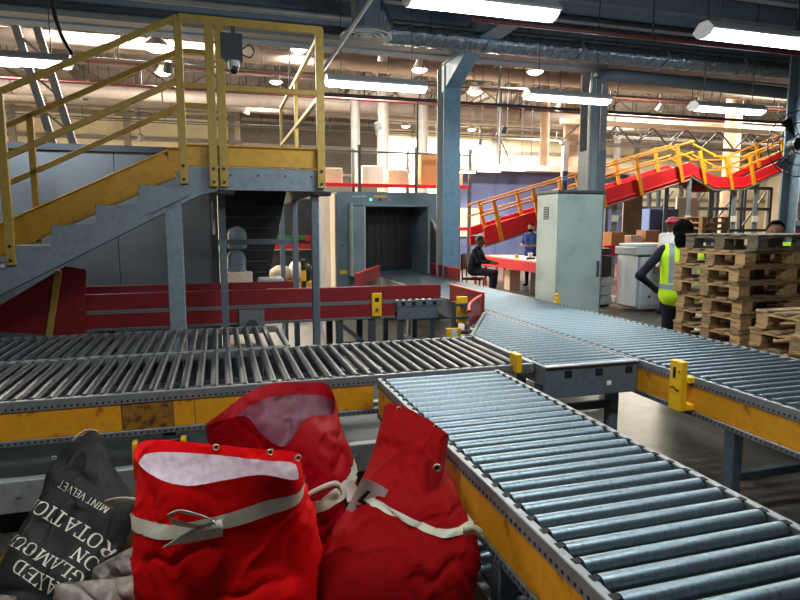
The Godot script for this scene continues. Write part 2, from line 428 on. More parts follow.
const TOTE := [Vector2(0.179, 0.927), Vector2(0.241, 0.908), Vector2(0.305, 0.750), Vector2(0.416, 0.533), Vector2(0.431, 0.431), Vector2(0.363, 0.273), Vector2(0.265, 0.143), Vector2(0.130, 0.078), Vector2(-0.051, 0.086), Vector2(-0.116, 0.167), Vector2(-0.095, 0.277), Vector2(-0.041, 0.440), Vector2(0.015, 0.589), Vector2(0.034, 0.742), Vector2(0.073, 0.830)]

# ---------------------------------------------------------------- conveyors
const PITCH := 0.082
const RR := 0.029

func holes(parent: Node, xf: Transform3D, length: float, rows: Array, step := 0.03):
	var list := []
	var b := bx(0.003, 0.011, 0.011, 0.001)
	for y in rows:
		for k in int(length / step):
			list.append([b, Transform3D(Basis.IDENTITY, Vector3(0, y, (k + 0.5) * step))])
	var o := part(parent, "perforation", joined(list), M.hole, xf)
	o.set_meta("kind", "stuff")

func roller(parent: Node, x0: float, x1: float, y: float, z: float, m: Material, caps := true, rad := RR):
	var r := part(parent, "roller", cyl(rad, x1 - x0 - 0.024, 20), m, Transform3D(Basis(Vector3.FORWARD, PI / 2), Vector3((x0 + x1) * 0.5, y, z)))
	if caps:
		for s in [-1.0, 1.0]:
			part(r, "bearing_cap", cyl(0.016, 0.016, 10), M.roller_end, Transform3D(Basis.IDENTITY, Vector3(0, s * ((x1 - x0) * 0.5 - 0.008), 0)))

func leg_pair(t: Node, z: float, w: float, top: float, m: Material):
	for x in [0.05, w - 0.05]:
		var l := boxp(t, "leg", Vector3(x - 0.035, 0.012, z - 0.035), Vector3(x + 0.035, top, z + 0.035), m)
		part(l, "foot_plate", bx(0.14, 0.012, 0.12, 0.002), m, at(0, -top * 0.5, 0))
	boxp(t, "cross_brace", Vector3(0.085, 0.22, z - 0.02), Vector3(w - 0.085, 0.27, z + 0.02), m)

# runs along local +z, width along local +x; near (x = 0) and far rails
func conveyor(called: String, label: String, where: Vector3, turn: float, length: float, w: float, m: Material, panels: Array, legs: Array, rad := RR) -> Node3D:
	var t := thing(called, label, "conveyor", where, turn)
	for s in 2:
		var x0 := 0.0 if s == 0 else w - 0.03
		var rail := boxp(t, "side_rail", Vector3(x0, 0.70, 0), Vector3(x0 + 0.03, 0.758, length), M.rail, 0.003)
		var lower := boxp(t, "lower_rail", Vector3(x0, 0.52, 0), Vector3(x0 + 0.03, 0.552, length), M.rail, 0.003)
		var ox := -0.0005 if s == 0 else w + 0.0005
		holes(t, at(ox, 0, 0), length, [0.717, 0.536])
		for p in panels:
			var xa := 0.006 if s == 0 else w - 0.02
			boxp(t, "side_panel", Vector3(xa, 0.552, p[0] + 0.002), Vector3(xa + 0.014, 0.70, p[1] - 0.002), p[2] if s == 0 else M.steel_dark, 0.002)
	var n := int((length - 0.02) / PITCH)
	for k in n:
		var z := 0.05 + k * PITCH
		roller(t, 0.03, w - 0.03, 0.758 - rad + 0.004, z, m, true, rad)
	var slots := []
	var sl := bx(0.022, 0.006, 0.026, 0.001)
	for k in n:
		var z := 0.05 + k * PITCH
		for x in [0.026, w - 0.026]: slots.append([sl, at(x, 0.757, z)])
	part(t, "axle_slots", joined(slots), M.hole).set_meta("kind", "stuff")
	for z in legs: leg_pair(t, z, w, 0.52, M.steel_mid)
	return t

# yellow photo-eye bracket: a C-shaped plate with slot and lens, local: plate in x-y facing -x... built along local z
func eye_bracket(parent: Node, xf: Transform3D, w: float, h: float, d: float):
	var b := part(parent, "sensor_bracket", bx(d, h, w, 0.004), M.yellow, xf)
	part(b, "slot", bx(0.004, h * 0.22, w * 0.22, 0.001), M.hole, at(-d * 0.5, h * 0.26, -w * 0.1))
	part(b, "screw", cyl(0.007, 0.006, 10), M.steel_dark, Transform3D(Basis(Vector3.FORWARD, PI / 2), Vector3(-d * 0.5, h * 0.3, w * 0.3)))
	part(b, "screw", cyl(0.007, 0.006, 10), M.steel_dark, Transform3D(Basis(Vector3.FORWARD, PI / 2), Vector3(-d * 0.5, -h * 0.08, w * 0.3)))
	part(b, "cable_stub", tube([Vector3(-d * 0.5 - 0.002, -h * 0.06, -w * 0.35), Vector3(-d * 0.5 - 0.012, -h * 0.03, 0), Vector3(-d * 0.5 - 0.002, -h * 0.1, w * 0.25)], 0.004, 6), M.hole)
	return b

func build_conveyors():
	# A: cross conveyor in front of the stairs
	var a0 := -3.3
	var pan := []
	var cuts := [[-3.3, -1.75, M.yellow_panel], [-1.75, -0.53, M.yellow_panel], [-0.53, -0.27, M.yellow_dirty], [-0.27, -0.16, M.yellow_panel], [-0.16, 0.28, M.yellow_panel], [0.28, 0.86, M.yellow_panel]]
	for c in cuts: pan.append([c[0] - a0, c[1] - a0, c[2]])
	var a := conveyor("roller_conveyor", "long cross conveyor of worn rollers with yellow side panels behind the red bags", Vector3(a0, 0, -3.40), PI / 2, 1.93 - a0, 1.02, M.roller_old, pan, [0.5, 2.0, 3.0, 3.9, 4.9], 0.024)
	eye_bracket(a, Transform3D(Basis(Vector3.UP, PI / 2), Vector3(0.0, 0.775, 1.80 - a0)), 0.10, 0.12, 0.04)
	boxp(a, "end_rail", Vector3(0.05, 0.70, 1.93 - a0), Vector3(0.97, 0.757, 1.93 - a0 + 0.03), M.rail)
	# A2: second lane behind, shorter
	var a2 := conveyor("roller_conveyor", "shorter lane of worn rollers beside the stair post, farther of two parallel lanes", Vector3(a0, 0, -4.44), PI / 2, 0.46 - a0, 0.97, M.roller_old, [], [0.5, 2.0, 3.5], 0.024)
	boxp(a2, "end_rail", Vector3(0.05, 0.70, 0.46 - a0), Vector3(0.92, 0.757, 0.46 - a0 + 0.03), M.rail_light)
	# B: near conveyor running to the camera
	conveyor("roller_conveyor", "near conveyor of shiny silver rollers running out of the bottom right corner", Vector3(0.86, 0, -3.325), 0, 3.65, 0.78, M.roller, [[0.0, 0.62, M.yellow_panel], [0.62, 2.35, M.yellow_panel], [2.35, 3.65, M.yellow_panel]], [0.3, 1.56, 2.9])
	# C: long main conveyor from the scanner
	var c := conveyor("roller_conveyor", "long main roller conveyor leading out of the scanner tunnel past the pallets", Vector3(2.66, 0, -10.9), 0, 9.9, 1.04, M.roller, [[0.0, 2.6, M.steel_mid], [2.6, 5.3, M.steel_mid], [5.3, 7.55, M.steel_mid], [7.55, 9.9, M.yellow_panel]], [0.6, 2.4, 4.2, 5.9, 8.35])
	var bk = eye_bracket(c, at(-0.06, 0.70, 8.03), 0.10, 0.30, 0.045)
	for y in [-0.125, 0.04]: part(bk, "arm", bx(0.06, 0.035, 0.09, 0.003), M.yellow, at(0.045, y, 0.02))
	eye_bracket(c, at(1.07, 0.80, 4.82), 0.07, 0.13, 0.03)
	# guards along C
	for gd in [[Vector3(-0.03, 0.84, 4.25), Vector3(-0.03, 0.84, 5.2)], [Vector3(1.06, 0.84, 0.5), Vector3(1.06, 0.84, 1.9)], [Vector3(-0.80, 0.85, 2.5), Vector3(-0.02, 0.85, 0.9)]]:
		var p: Vector3 = gd[0]
		var q: Vector3 = gd[1]
		var g := bar(c, "side_guard", p, q, 0.02, 0.2, M.maroon, 0.004, Vector3.UP)
		part(g, "guard_edge", bx(0.03, p.distance_to(q), 0.02, 0.003), M.orange_red, at(0, 0, 0.105))
	part(c, "guard_label", bx(0.004, 0.05, 0.12, 0.001), M.paper, at(1.057, 0.86, 1.1))
	part(c, "guard_label", bx(0.004, 0.10, 0.08, 0.001), M.goods_green, Transform3D(Basis(Vector3.RIGHT, 0.5), Vector3(1.057, 0.85, 1.5)))
	# spur between A and C
	var s := thing("merge_conveyor", "triangular merge section of narrow silver rollers joining the main conveyor", "conveyor", Vector3.ZERO)
	var z := -3.37
	while z > -5.6:
		var x0 := 1.97 if z > -4.48 else lerpf(1.97, 2.62, (-4.48 - z) / 1.15)
		if 2.64 - x0 > 0.08: roller(s, x0, 2.645, 0.73, z, M.roller)
		z -= 0.082
	var fb := boxp(s, "front_beam", Vector3(1.96, 0.54, -3.335), Vector3(2.655, 0.745, -3.305), M.steel_mid)
	boxp(s, "front_lip", Vector3(1.96, 0.745, -3.34), Vector3(2.655, 0.757, -3.29), M.rail_light)
	for x in [2.10, 2.33, 2.56]: boxp(s, "axle_slot", Vector3(x, 0.67, -3.307), Vector3(x + 0.055, 0.72, -3.302), M.hole)
	boxp(s, "label_plate", Vector3(2.42, 0.60, -3.306), Vector3(2.455, 0.63, -3.301), M.paper)
	boxp(s, "side_rail", Vector3(2.635, 0.62, -5.7), Vector3(2.658, 0.752, -3.34), M.rail)
	bar(s, "side_rail", Vector3(1.965, 0.70, -4.49), Vector3(2.63, 0.70, -5.68), 0.10, 0.03, M.rail, 0.003)
	boxp(s, "side_rail", Vector3(1.962, 0.62, -4.48), Vector3(1.985, 0.752, -3.34), M.rail)
	for p in [Vector3(2.02, 0, -3.45), Vector3(2.57, 0, -3.45), Vector3(2.05, 0, -4.4), Vector3(2.57, 0, -5.3)]:
		boxp(s, "leg", p + Vector3(-0.035, 0.0, -0.035), p + Vector3(0.035, 0.70, 0.035), M.steel_mid)
	boxp(s, "cross_brace", Vector3(2.055, 0.40, -3.47), Vector3(2.535, 0.45, -3.43), M.steel_dark)
	boxp(s, "cross_brace", Vector3(2.0, 0.48, -3.6), Vector3(2.6, 0.52, -3.55), M.steel_mid)
	# curved guard on the slanted side
	var gm := grid(16, 3, func(u: float, v: float) -> Vector3:
		return Vector3(lerpf(2.00, 2.56, u) - 0.05 * sin(u * PI), lerpf(0.70, 0.93, v), lerpf(-4.62, -5.62, u)))
	part(s, "side_guard", gm, M.maroon)
	var ge := tube(PackedVector3Array([Vector3(2.00, 0.93, -4.62), Vector3(2.105, 0.93, -4.87), Vector3(2.23, 0.93, -5.12), Vector3(2.385, 0.93, -5.37), Vector3(2.56, 0.93, -5.62)]), 0.014, 8)
	part(s, "guard_edge", ge, M.orange_red)
	var sb := boxp(s, "sensor_bracket", Vector3(2.25, 0.68, -5.54), Vector3(2.36, 0.94, -5.50), M.yellow)
	part(sb, "lens", cyl(0.03, 0.06, 12), M.roller, Transform3D(Basis(Vector3.RIGHT, PI / 2), Vector3(0.0, 0.03, 0.05)))
	for k in 2:
		rod(s, "clamp_rod", Vector3(2.20, 0.74 + k * 0.13, -5.46), Vector3(2.42, 0.74 + k * 0.13, -5.46), 0.014, M.steel_dark)
		part(s, "clamp_knob", cyl(0.03, 0.05, 12), M.plastic_black, Transform3D(Basis(Vector3.FORWARD, PI / 2), Vector3(2.40, 0.74 + k * 0.13, -5.46)))
	rod(s, "clamp_post", Vector3(2.20, 0.0, -5.46), Vector3(2.20, 0.90, -5.46), 0.022, M.steel_dark)
	var ub := boxp(s, "sensor_bracket", Vector3(2.08, 0.54, -5.36), Vector3(2.22, 0.66, -5.32), M.yellow)
	part(ub, "reflector", bx(0.06, 0.08, 0.006, 0.002), M.paper, at(0, 0.01, 0.022))
	rod(s, "bracket_bar", Vector3(2.20, 0.60, -5.42), Vector3(2.45, 0.60, -5.42), 0.02, M.steel_dark)
	# D: maroon conveyor behind the stair posts
	var d := thing("belt_conveyor", "maroon sided belt conveyor running behind the stair posts towards the scanner line", "conveyor", Vector3(-1.55, 0, -6.95))
	var dl := 3.58
	for sd in 2:
		var z0 := 0.0 if sd == 0 else -0.82
		boxp(d, "side_guard", Vector3(0, 0.75, z0 - 0.02), Vector3(4.17 if sd == 0 else 3.6, 0.92 if sd == 0 else 0.84, z0), M.maroon)
		boxp(d, "rail", Vector3(0, 0.705, z0 - 0.03), Vector3(dl, 0.75, z0 + 0.006), M.rail)
		boxp(d, "side_panel", Vector3(0, 0.555, z0 - 0.02), Vector3(dl, 0.705, z0), M.maroon)
		boxp(d, "lower_rail", Vector3(0, 0.525, z0 - 0.03), Vector3(dl, 0.555, z0 + 0.006), M.rail)
	boxp(d, "guard_extension", Vector3(0.0, 0.93, -0.02), Vector3(2.36, 1.01, -0.002), M.maroon)
	holes(d, Transform3D(Basis(Vector3.UP, PI / 2), Vector3(0, 0, 0.007)), dl, [0.728, 0.54], 0.035)
	boxp(d, "belt", Vector3(0.01, 0.70, -0.785), Vector3(dl, 0.73, -0.035), M.rubber)
	var db := boxp(d, "sensor_bracket", Vector3(3.28, 0.56, 0.01), Vector3(3.40, 0.84, 0.04), M.yellow)
	part(db, "lens", cyl(0.02, 0.03, 12), M.roller, Transform3D(Basis(Vector3.RIGHT, PI / 2), Vector3(0, -0.06, 0.02)))
	part(db, "slot", bx(0.05, 0.05, 0.004, 0.001), M.hole, at(0, 0.06, 0.016))
	var mb := boxp(d, "bearing_bracket", Vector3(1.74, 0.45, 0.006), Vector3(2.02, 0.70, 0.03), M.rail)
	part(mb, "bearing", cyl(0.07, 0.03, 16), M.steel_dark, Transform3D(Basis(Vector3.RIGHT, PI / 2), Vector3(0, -0.06, 0.015)))
	for x in [0.3, 1.5, 2.9, 3.3]:
		for z1 in [-0.06, -0.76]:
			boxp(d, "leg", Vector3(x - 0.04, 0, z1 - 0.04), Vector3(x + 0.04, 0.53, z1 + 0.04), M.steel_dark)
	bar(d, "brace", Vector3(2.94, 0.45, -0.06), Vector3(3.26, 0.18, -0.06), 0.05, 0.04, M.steel_dark)
	boxp(d, "cross_brace", Vector3(2.95, 0.2, -0.08), Vector3(3.25, 0.25, -0.04), M.steel_dark)
	# grey transfer section at the right end of D
	var f := thing("transfer_conveyor", "short grey roller transfer section at the end of the maroon conveyor", "conveyor", Vector3(2.06, 0, -6.95))
	boxp(f, "front_beam", Vector3(0, 0.50, -0.02), Vector3(0.52, 0.66, 0.02), M.steel_mid)
	boxp(f, "front_lip", Vector3(-0.02, 0.66, -0.03), Vector3(0.56, 0.735, 0.03), M.steel_mid)
	for k in 4: boxp(f, "axle_slot", Vector3(0.04 + k * 0.135, 0.675, 0.03), Vector3(0.09 + k * 0.135, 0.72, 0.034), M.hole)
	boxp(f, "rear_beam", Vector3(0, 0.50, -0.83), Vector3(0.52, 0.735, -0.79), M.steel_mid)
	for k in 6:
		part(f, "roller", cyl(RR, 0.75, 16), M.roller, Transform3D(Basis(Vector3.RIGHT, PI / 2), Vector3(0.04 + k * 0.084, 0.722, -0.41)))
	for x in [0.05, 0.46]:
		for z1 in [-0.05, -0.76]:
			boxp(f, "leg", Vector3(x - 0.035, 0, z1 - 0.035), Vector3(x + 0.035, 0.50, z1 + 0.035), M.steel_dark)
	boxp(f, "cross_brace", Vector3(0.08, 0.20, -0.07), Vector3(0.43, 0.25, -0.03), M.steel_dark)
	# red chute at the left end of D
	var ch := thing("chute", "dark red sheet metal chute under the stairs with yellow edge post", "chute", Vector3(-1.6, 0, -6.75))
	part(ch, "side_plate", extrude(PackedVector2Array([Vector2(-0.62, 0.62), Vector2(0.25, 0.50), Vector2(0.30, 1.20), Vector2(0.12, 1.24), Vector2(-0.62, 0.78)]), 0.02), M.maroon)
	part(ch, "apron", extrude(PackedVector2Array([Vector2(-0.7, 0.30), Vector2(0.22, 0.22), Vector2(0.25, 0.50), Vector2(-0.62, 0.62)]), 0.03), M.steel_mid)
	bar(ch, "edge_post", Vector3(-0.13, 0.22, 0.04), Vector3(0.06, 1.20, 0.04), 0.06, 0.03, M.rail_yellow)
	for x in [-0.55, 0.15]: boxp(ch, "leg", Vector3(x, 0, -0.05), Vector3(x + 0.08, 0.5, 0.0), M.steel_dark)
	# lower deck under A: belt with bolted rail
	var lo := thing("lower_belt_conveyor", "low dark belt conveyor on the level beneath the yellow panelled conveyor", "conveyor", Vector3(0, 0, -3.46))
	boxp(lo, "belt", Vector3(-3.3, 0.27, -0.78), Vector3(1.75, 0.30, -0.06), M.belt_grey)
	for z2 in [0.0, -0.84]: boxp(lo, "rail", Vector3(-3.3, 0.14, z2 - 0.06), Vector3(1.75, 0.315, z2), M.rail_light)
	for k in 30: part(lo, "bolt", cyl(0.014, 0.012, 8), M.rail_light, Transform3D(Basis(Vector3.RIGHT, PI / 2), Vector3(-3.2 + k * 0.165, 0.245, 0.006)))
	for x in [-2.2, -0.7, 0.6, 1.6]:
		for z2 in [-0.03, -0.80]: boxp(lo, "leg", Vector3(x, 0, z2 - 0.03), Vector3(x + 0.07, 0.14, z2 + 0.03), M.steel_dark)
	var lz := thing("lower_roller_conveyor", "low roller conveyor on the level beneath the near silver conveyor", "conveyor", Vector3(0.90, 0, -3.2))
	for x in [0.0, 0.68]:
		boxp(lz, "rail", Vector3(x, 0.16, 0), Vector3(x + 0.04, 0.29, 3.2), M.rail)
		for zz in [0.3, 1.75, 2.9]: boxp(lz, "leg", Vector3(x, 0, zz), Vector3(x + 0.04, 0.16, zz + 0.06), M.steel_dark)
	for k in 38: roller(lz, 0.04, 0.68, 0.265, 0.05 + k * PITCH, M.roller, false)
	# operator box with red buttons under A
	var ob := thing("control_box", "small yellow edged control box with red buttons under the conveyor", "control box", Vector3(-0.35, 0.0, -3.30))
	boxp(ob, "post", Vector3(-0.03, 0, -0.05), Vector3(0.03, 0.40, -0.02), M.steel_dark)
	boxp(ob, "housing", Vector3(-0.10, 0.34, -0.06), Vector3(0.12, 0.515, -0.005), M.plastic_black)
	for x in [-0.125, 0.115]: boxp(ob, "edge_strip", Vector3(x, 0.34, -0.06), Vector3(x + 0.03, 0.515, 0.0), M.yellow)
	for x in [-0.03, 0.05]: part(ob, "button", cyl(0.022, 0.03, 14), M.maroon, Transform3D(Basis(Vector3.RIGHT, PI / 2), Vector3(x, 0.455, 0.005)))

# ---------------------------------------------------------------- stairs
func rail_post(t: Node, x: float, z: float, y0: float, y1: float, m: Material, w := 0.07):
	var p := boxp(t, "post", Vector3(x - w * 0.5, y0, z - 0.02), Vector3(x + w * 0.5, y1, z + 0.02), m)
	for k in 2: part(p, "bolt", cyl(0.014, 0.012, 8), M.plastic_black, Transform3D(Basis(Vector3.RIGHT, PI / 2), Vector3(0, -(y1 - y0) * 0.5 + 0.04 + k * 0.12, 0.024)))

func build_stairs():
	var zn := -5.9
	var zf := -6.78
	var top := 2.18
	var rise := 0.178
	var run := 0.36
	var xt := -0.30
	var n := 12
	var t := thing("staircase", "steel staircase with grey sawtooth stringer and yellow handrails rising to a platform", "staircase")
	# near stringer
	var poly := PackedVector2Array()
	poly.append(Vector2(xt + 0.30, top))
	poly.append(Vector2(xt, top))
	for k in n - 1:
		var y := top - rise * (k + 1)
		poly.append(Vector2(xt - run * k - 0.02, y))
		poly.append(Vector2(xt - run * (k + 1), y))
	poly.append(Vector2(xt - run * (n - 1) - 0.02, 0.01))
	poly.append(Vector2(xt - run * (n - 1) + 0.45, 0.01))
	poly.append(Vector2(xt + 0.16, 1.93))
	poly.append(Vector2(xt + 0.30, 1.96))
	part(t, "stringer", extrude(poly, 0.02), M.steel_blue, at(0, 0, zn))
	bar(t, "stringer_flange", Vector3(xt + 0.16, 1.93, zn - 0.035), Vector3(xt - run * (n - 1) + 0.45, 0.012, zn - 0.035), 0.012, 0.08, M.steel_mid)
	for k in n - 1:
		var y := top - rise * (k + 1)
		boxp(t, "tread", Vector3(xt - run * (k + 1) - 0.015, y - 0.03, zf + 0.03), Vector3(xt - run * k, y + 0.003, zn - 0.012), M.steel_mid)
	# far stringer, a yellow channel
	var fy := 2.40
	boxp(t, "far_stringer", Vector3(-0.47, 2.20, zf - 0.01), Vector3(0.0, 2.44, zf + 0.01), M.stringer_yellow)
	boxp(t, "far_stringer_flange", Vector3(-0.47, 2.43, zf - 0.01), Vector3(0.0, 2.445, zf + 0.055), M.stringer_yellow)
	bar(t, "far_stringer", Vector3(-0.46, fy - 0.12, zf), Vector3(-4.36, fy - 0.12 - 3.90 * 0.485, zf), 0.26, 0.02, M.stringer_yellow)
	bar(t, "far_stringer_flange", Vector3(-0.46, fy + 0.02, zf + 0.02), Vector3(-4.36, fy + 0.02 - 3.90 * 0.485, zf + 0.02), 0.015, 0.07, M.stringer_yellow)
	bar(t, "far_stringer_flange", Vector3(-0.40, fy - 0.25, zf + 0.02), Vector3(-4.30, fy - 0.25 - 3.90 * 0.485, zf + 0.02), 0.015, 0.07, M.stringer_yellow)
	# sloping handrails, near and far
	var s := 0.508
	for side in [[zn + 0.03, 3.46, 2.93], [zf - 0.03, 3.44, 2.90]]:
		var z: float = side[0]
		for hy in [side[1], side[2]]:
			bar(t, "handrail", Vector3(-0.28, hy, z), Vector3(-0.28 - 3.9, hy - 3.9 * s, z), 0.05, 0.04, M.rail_yellow)
	for x in [-0.28, -1.70, -3.10]:
		rail_post(t, x, zn + 0.035, top - 0.16 + (x + 0.28) * 0.5, 3.48 + (x + 0.28) * s, M.rail_yellow)
	for x in [-1.72, -2.9]:
		rail_post(t, x, zf - 0.03, top + (x + 0.28) * 0.5, 3.46 + (x + 0.28) * s, M.rail_yellow, 0.06)
	# main support post
	boxp(t, "support_post", Vector3(-0.46, 0, zn - 0.13), Vector3(-0.32, 1.84, zn + 0.01), M.steel_blue)
	bar(t, "post_cap", Vector3(-0.58, 1.76, zn - 0.05), Vector3(-0.24, 1.93, zn - 0.05), 0.02, 0.18, M.steel_blue)
	boxp(t, "base_plate", Vector3(-0.52, 0, zn - 0.19), Vector3(-0.26, 0.012, zn + 0.07), M.steel_blue)

	var p := thing("platform", "raised steel platform and walkway with yellow guard rails at the stair head", "platform")
	boxp(p, "deck", Vector3(0.0, top - 0.04, -9.8), Vector3(1.02, top, zn - 0.012), M.steel_mid)
	boxp(p, "deck", Vector3(-0.30, top - 0.04, zf), Vector3(0.0, top, zn - 0.012), M.steel_mid)
	boxp(p, "fascia", Vector3(0.03, 1.97, zn - 0.01), Vector3(1.0, top - 0.005, zn + 0.01), M.steel_blue)
	for k in 4: part(p, "rivet", cyl(0.011, 0.01, 8), M.steel_dark, Transform3D(Basis(Vector3.RIGHT, PI / 2), Vector3(0.13 + k * 0.25, 2.11, zn + 0.012)))
	boxp(p, "fascia", Vector3(0.99, 1.97, -9.8), Vector3(1.01, top - 0.005, zn - 0.012), M.steel_mid)
	boxp(p, "toe_board", Vector3(-0.26, top + 0.01, zn - 0.01), Vector3(0.98, top + 0.20, zn + 0.008), M.stringer_yellow)
	boxp(p, "toe_board_flange", Vector3(-0.26, top + 0.185, zn - 0.01), Vector3(0.98, top + 0.20, zn + 0.03), M.stringer_yellow)
	for x in [-0.02, 0.07, 0.97]: rail_post(p, x, zn + 0.045, 2.0, 3.47, M.rail_yellow, 0.075)
	boxp(p, "top_rail", Vector3(-0.27, 3.42, zn + 0.02), Vector3(1.0, 3.49, zn + 0.065), M.rail_yellow)
	boxp(p, "mid_rail", Vector3(-0.27, 2.86, zn + 0.02), Vector3(0.97, 2.91, zn + 0.06), M.rail_yellow)
	boxp(p, "top_rail", Vector3(-0.30, 3.40, zf - 0.05), Vector3(0.0, 3.45, zf - 0.01), M.rail_yellow)
	boxp(p, "mid_rail", Vector3(-0.30, 2.86, zf - 0.05), Vector3(0.0, 2.91, zf - 0.01), M.rail_yellow)
	for x in [0.0, 1.0]:
		boxp(p, "top_rail", Vector3(x - 0.02, 3.43, -9.75), Vector3(x + 0.02, 3.48, zn if x > 0.5 else zf), M.rail_yellow)
		boxp(p, "mid_rail", Vector3(x - 0.02, 2.87, -9.75), Vector3(x + 0.02, 2.92, zn if x > 0.5 else zf), M.rail_yellow)
		for z in [-7.9, -9.75]: boxp(p, "post", Vector3(x - 0.02, top, z - 0.03), Vector3(x + 0.02, 3.45, z + 0.03), M.rail_yellow)
	for q in [Vector3(0.91, 0, zn - 0.03), Vector3(0.04, 0, zn - 0.5), Vector3(0.96, 0, -7.95), Vector3(0.04, 0, -9.6), Vector3(0.96, 0, -9.6)]:
		boxp(p, "support_post", q + Vector3(-0.035, 0, -0.035), q + Vector3(0.035, 1.97, 0.035), M.steel_mid)
	boxp(p, "post_head", Vector3(0.88, 1.93, zn - 0.1), Vector3(1.06, 1.97, zn + 0.06), M.plastic_black)
	boxp(p, "post_head", Vector3(0.0, 1.93, zn - 0.1), Vector3(0.16, 1.97, zn + 0.03), M.plastic_black)
	boxp(p, "cross_beam", Vector3(0.0, 1.40, -7.97), Vector3(0.96, 1.47, -7.93), M.steel_mid)
	boxp(p, "service_tube", Vector3(-0.06, 1.55, -6.83), Vector3(-0.03, 1.9, -6.80), M.white_paint)
	# dark ribbed flight that slopes down behind the platform
	var dk := thing("sloping_panel", "dark ribbed panel sloping down under the raised walkway", "panel", Vector3(0, 0, -8.75))
	part(dk, "sheet", extrude(PackedVector2Array([Vector2(0.05, 0.1), Vector2(0.48, 0.1), Vector2(0.95, 2.135), Vector2(0.02, 2.135)]), 0.03), M.rubber)
	for k in 12: boxp(dk, "rib", Vector3(0.05, 0.2 + k * 0.155, 0.012), Vector3(0.46 + 0.035 * k, 0.215 + k * 0.155, 0.03), M.steel_dark)
	# junction box and dome camera on the rail
	var cv := thing("junction_box", "dark grey junction box hanging at the platform rail", "junction box", Vector3(0.17, 3.03, zn + 0.02))
	boxp(cv, "housing", Vector3(-0.09, 0.10, -0.05), Vector3(0.10, 0.33, 0.05), M.steel_dark)
	boxp(cv, "hanger", Vector3(0.0, 0.33, -0.02), Vector3(0.04, 0.42, 0.02), M.steel_dark)
	part(cv, "cable_loop", tube(PackedVector3Array([Vector3(0.10, 0.2, 0.04), Vector3(0.16, 0.24, 0.04), Vector3(0.20, 0.19, 0.04), Vector3(0.16, 0.13, 0.04), Vector3(0.08, 0.16, 0.05)]), 0.007, 8), M.pipe_dark)
	var dm := thing("dome_camera", "white dome security camera under the junction box", "camera", Vector3(0.19, 3.06, zn + 0.02))
	part(dm, "housing", cyl(0.05, 0.05, 16), M.white_paint, at(0, 0.045, 0))
	part(dm, "dome", lathe(PackedVector2Array([Vector2(0.0, -0.045), Vector2(0.025, -0.04), Vector2(0.042, -0.015), Vector2(0.045, 0.02)]), 16), M.plastic_black)
	part(dm, "shroud", grid(12, 4, func(u: float, v: float) -> Vector3:
		var ph := lerpf(-0.2, 1.3, v)
		var th := lerpf(1.9, 5.0, u)
		return Vector3(cos(th) * cos(ph) * 0.05, 0.02 - sin(ph) * 0.055, sin(th) * cos(ph) * 0.05)), M.white_paint)
	# bottles and boxes beneath
	for k in 2:
		var bt := thing("water_bottle", "clear plastic water cooler bottle under the platform, %s of two" % ["lower", "upper"][k], "bottle", Vector3(0.22 + 0.02 * k, 1.02 + 0.31 * k, -8.40), 0, "stacked water bottles")
		part(bt, "bottle_body", lathe(PackedVector2Array([Vector2(0.0, 0.0), Vector2(0.11, 0.0), Vector2(0.13, 0.02), Vector2(0.125, 0.06), Vector2(0.13, 0.1), Vector2(0.125, 0.14), Vector2(0.13, 0.2), Vector2(0.10, 0.26), Vector2(0.05, 0.29), Vector2(0.03, 0.305)]), 20), M.pet)
	var tb := thing("supply_shelf", "low shelf with pale cartons under the platform", "shelf", Vector3(0.4, 0, -8.35))
	boxp(tb, "top", Vector3(-0.38, 0.80, -0.22), Vector3(0.5, 0.84, 0.1), M.steel_mid)
	for x in [-0.36, 0.44]: boxp(tb, "leg", Vector3(x, 0, -0.1), Vector3(x + 0.05, 0.80, 0.0), M.steel_mid)
	single("carton", "white carton on the low shelf under the platform", "box", bx(0.36, 0.18, 0.24, 0.004), M.carton_pale, at(0.24, 0.93, -8.38))
	single("tray", "grey plastic tray on the low shelf beside the white carton", "tray", bx(0.34, 0.10, 0.24, 0.02), M.plastic_grey, at(0.66, 0.89, -8.36))

# ---------------------------------------------------------------- bags
func cr(a: Vector3, b: Vector3, c: Vector3, d: Vector3, t: float) -> Vector3:
	return b.cubic_interpolate(c, a, d, t)

func ring_at(ring: Array, u: float) -> Vector3:
	var n := ring.size()
	var f := fposmod(u, 1.0) * n
	var i := int(f) % n
	return cr(ring[(i + n - 1) % n], ring[i], ring[(i + 1) % n], ring[(i + 2) % n], f - floorf(f))

func loft_at(rings: Array, u: float, v: float) -> Vector3:
	var k := rings.size() - 1
	var f := clampf(v, 0.0, 1.0) * k
	var i := mini(int(f), k - 1)
	var p := []
	for j in [maxi(i - 1, 0), i, i + 1, mini(i + 2, k)]: p.append(ring_at(rings[j], u))
	return cr(p[0], p[1], p[2], p[3], f - i)

func cloth(seed_: int) -> Array:
	var a := FastNoiseLite.new()
	a.seed = seed_
	a.noise_type = FastNoiseLite.TYPE_SIMPLEX_SMOOTH
	a.fractal_type = FastNoiseLite.FRACTAL_NONE
	a.frequency = 2.0
	var b := FastNoiseLite.new()
	b.seed = seed_ + 7
	b.noise_type = FastNoiseLite.TYPE_SIMPLEX_SMOOTH
	b.fractal_octaves = 2
	b.frequency = 2.4
	return [a, b]

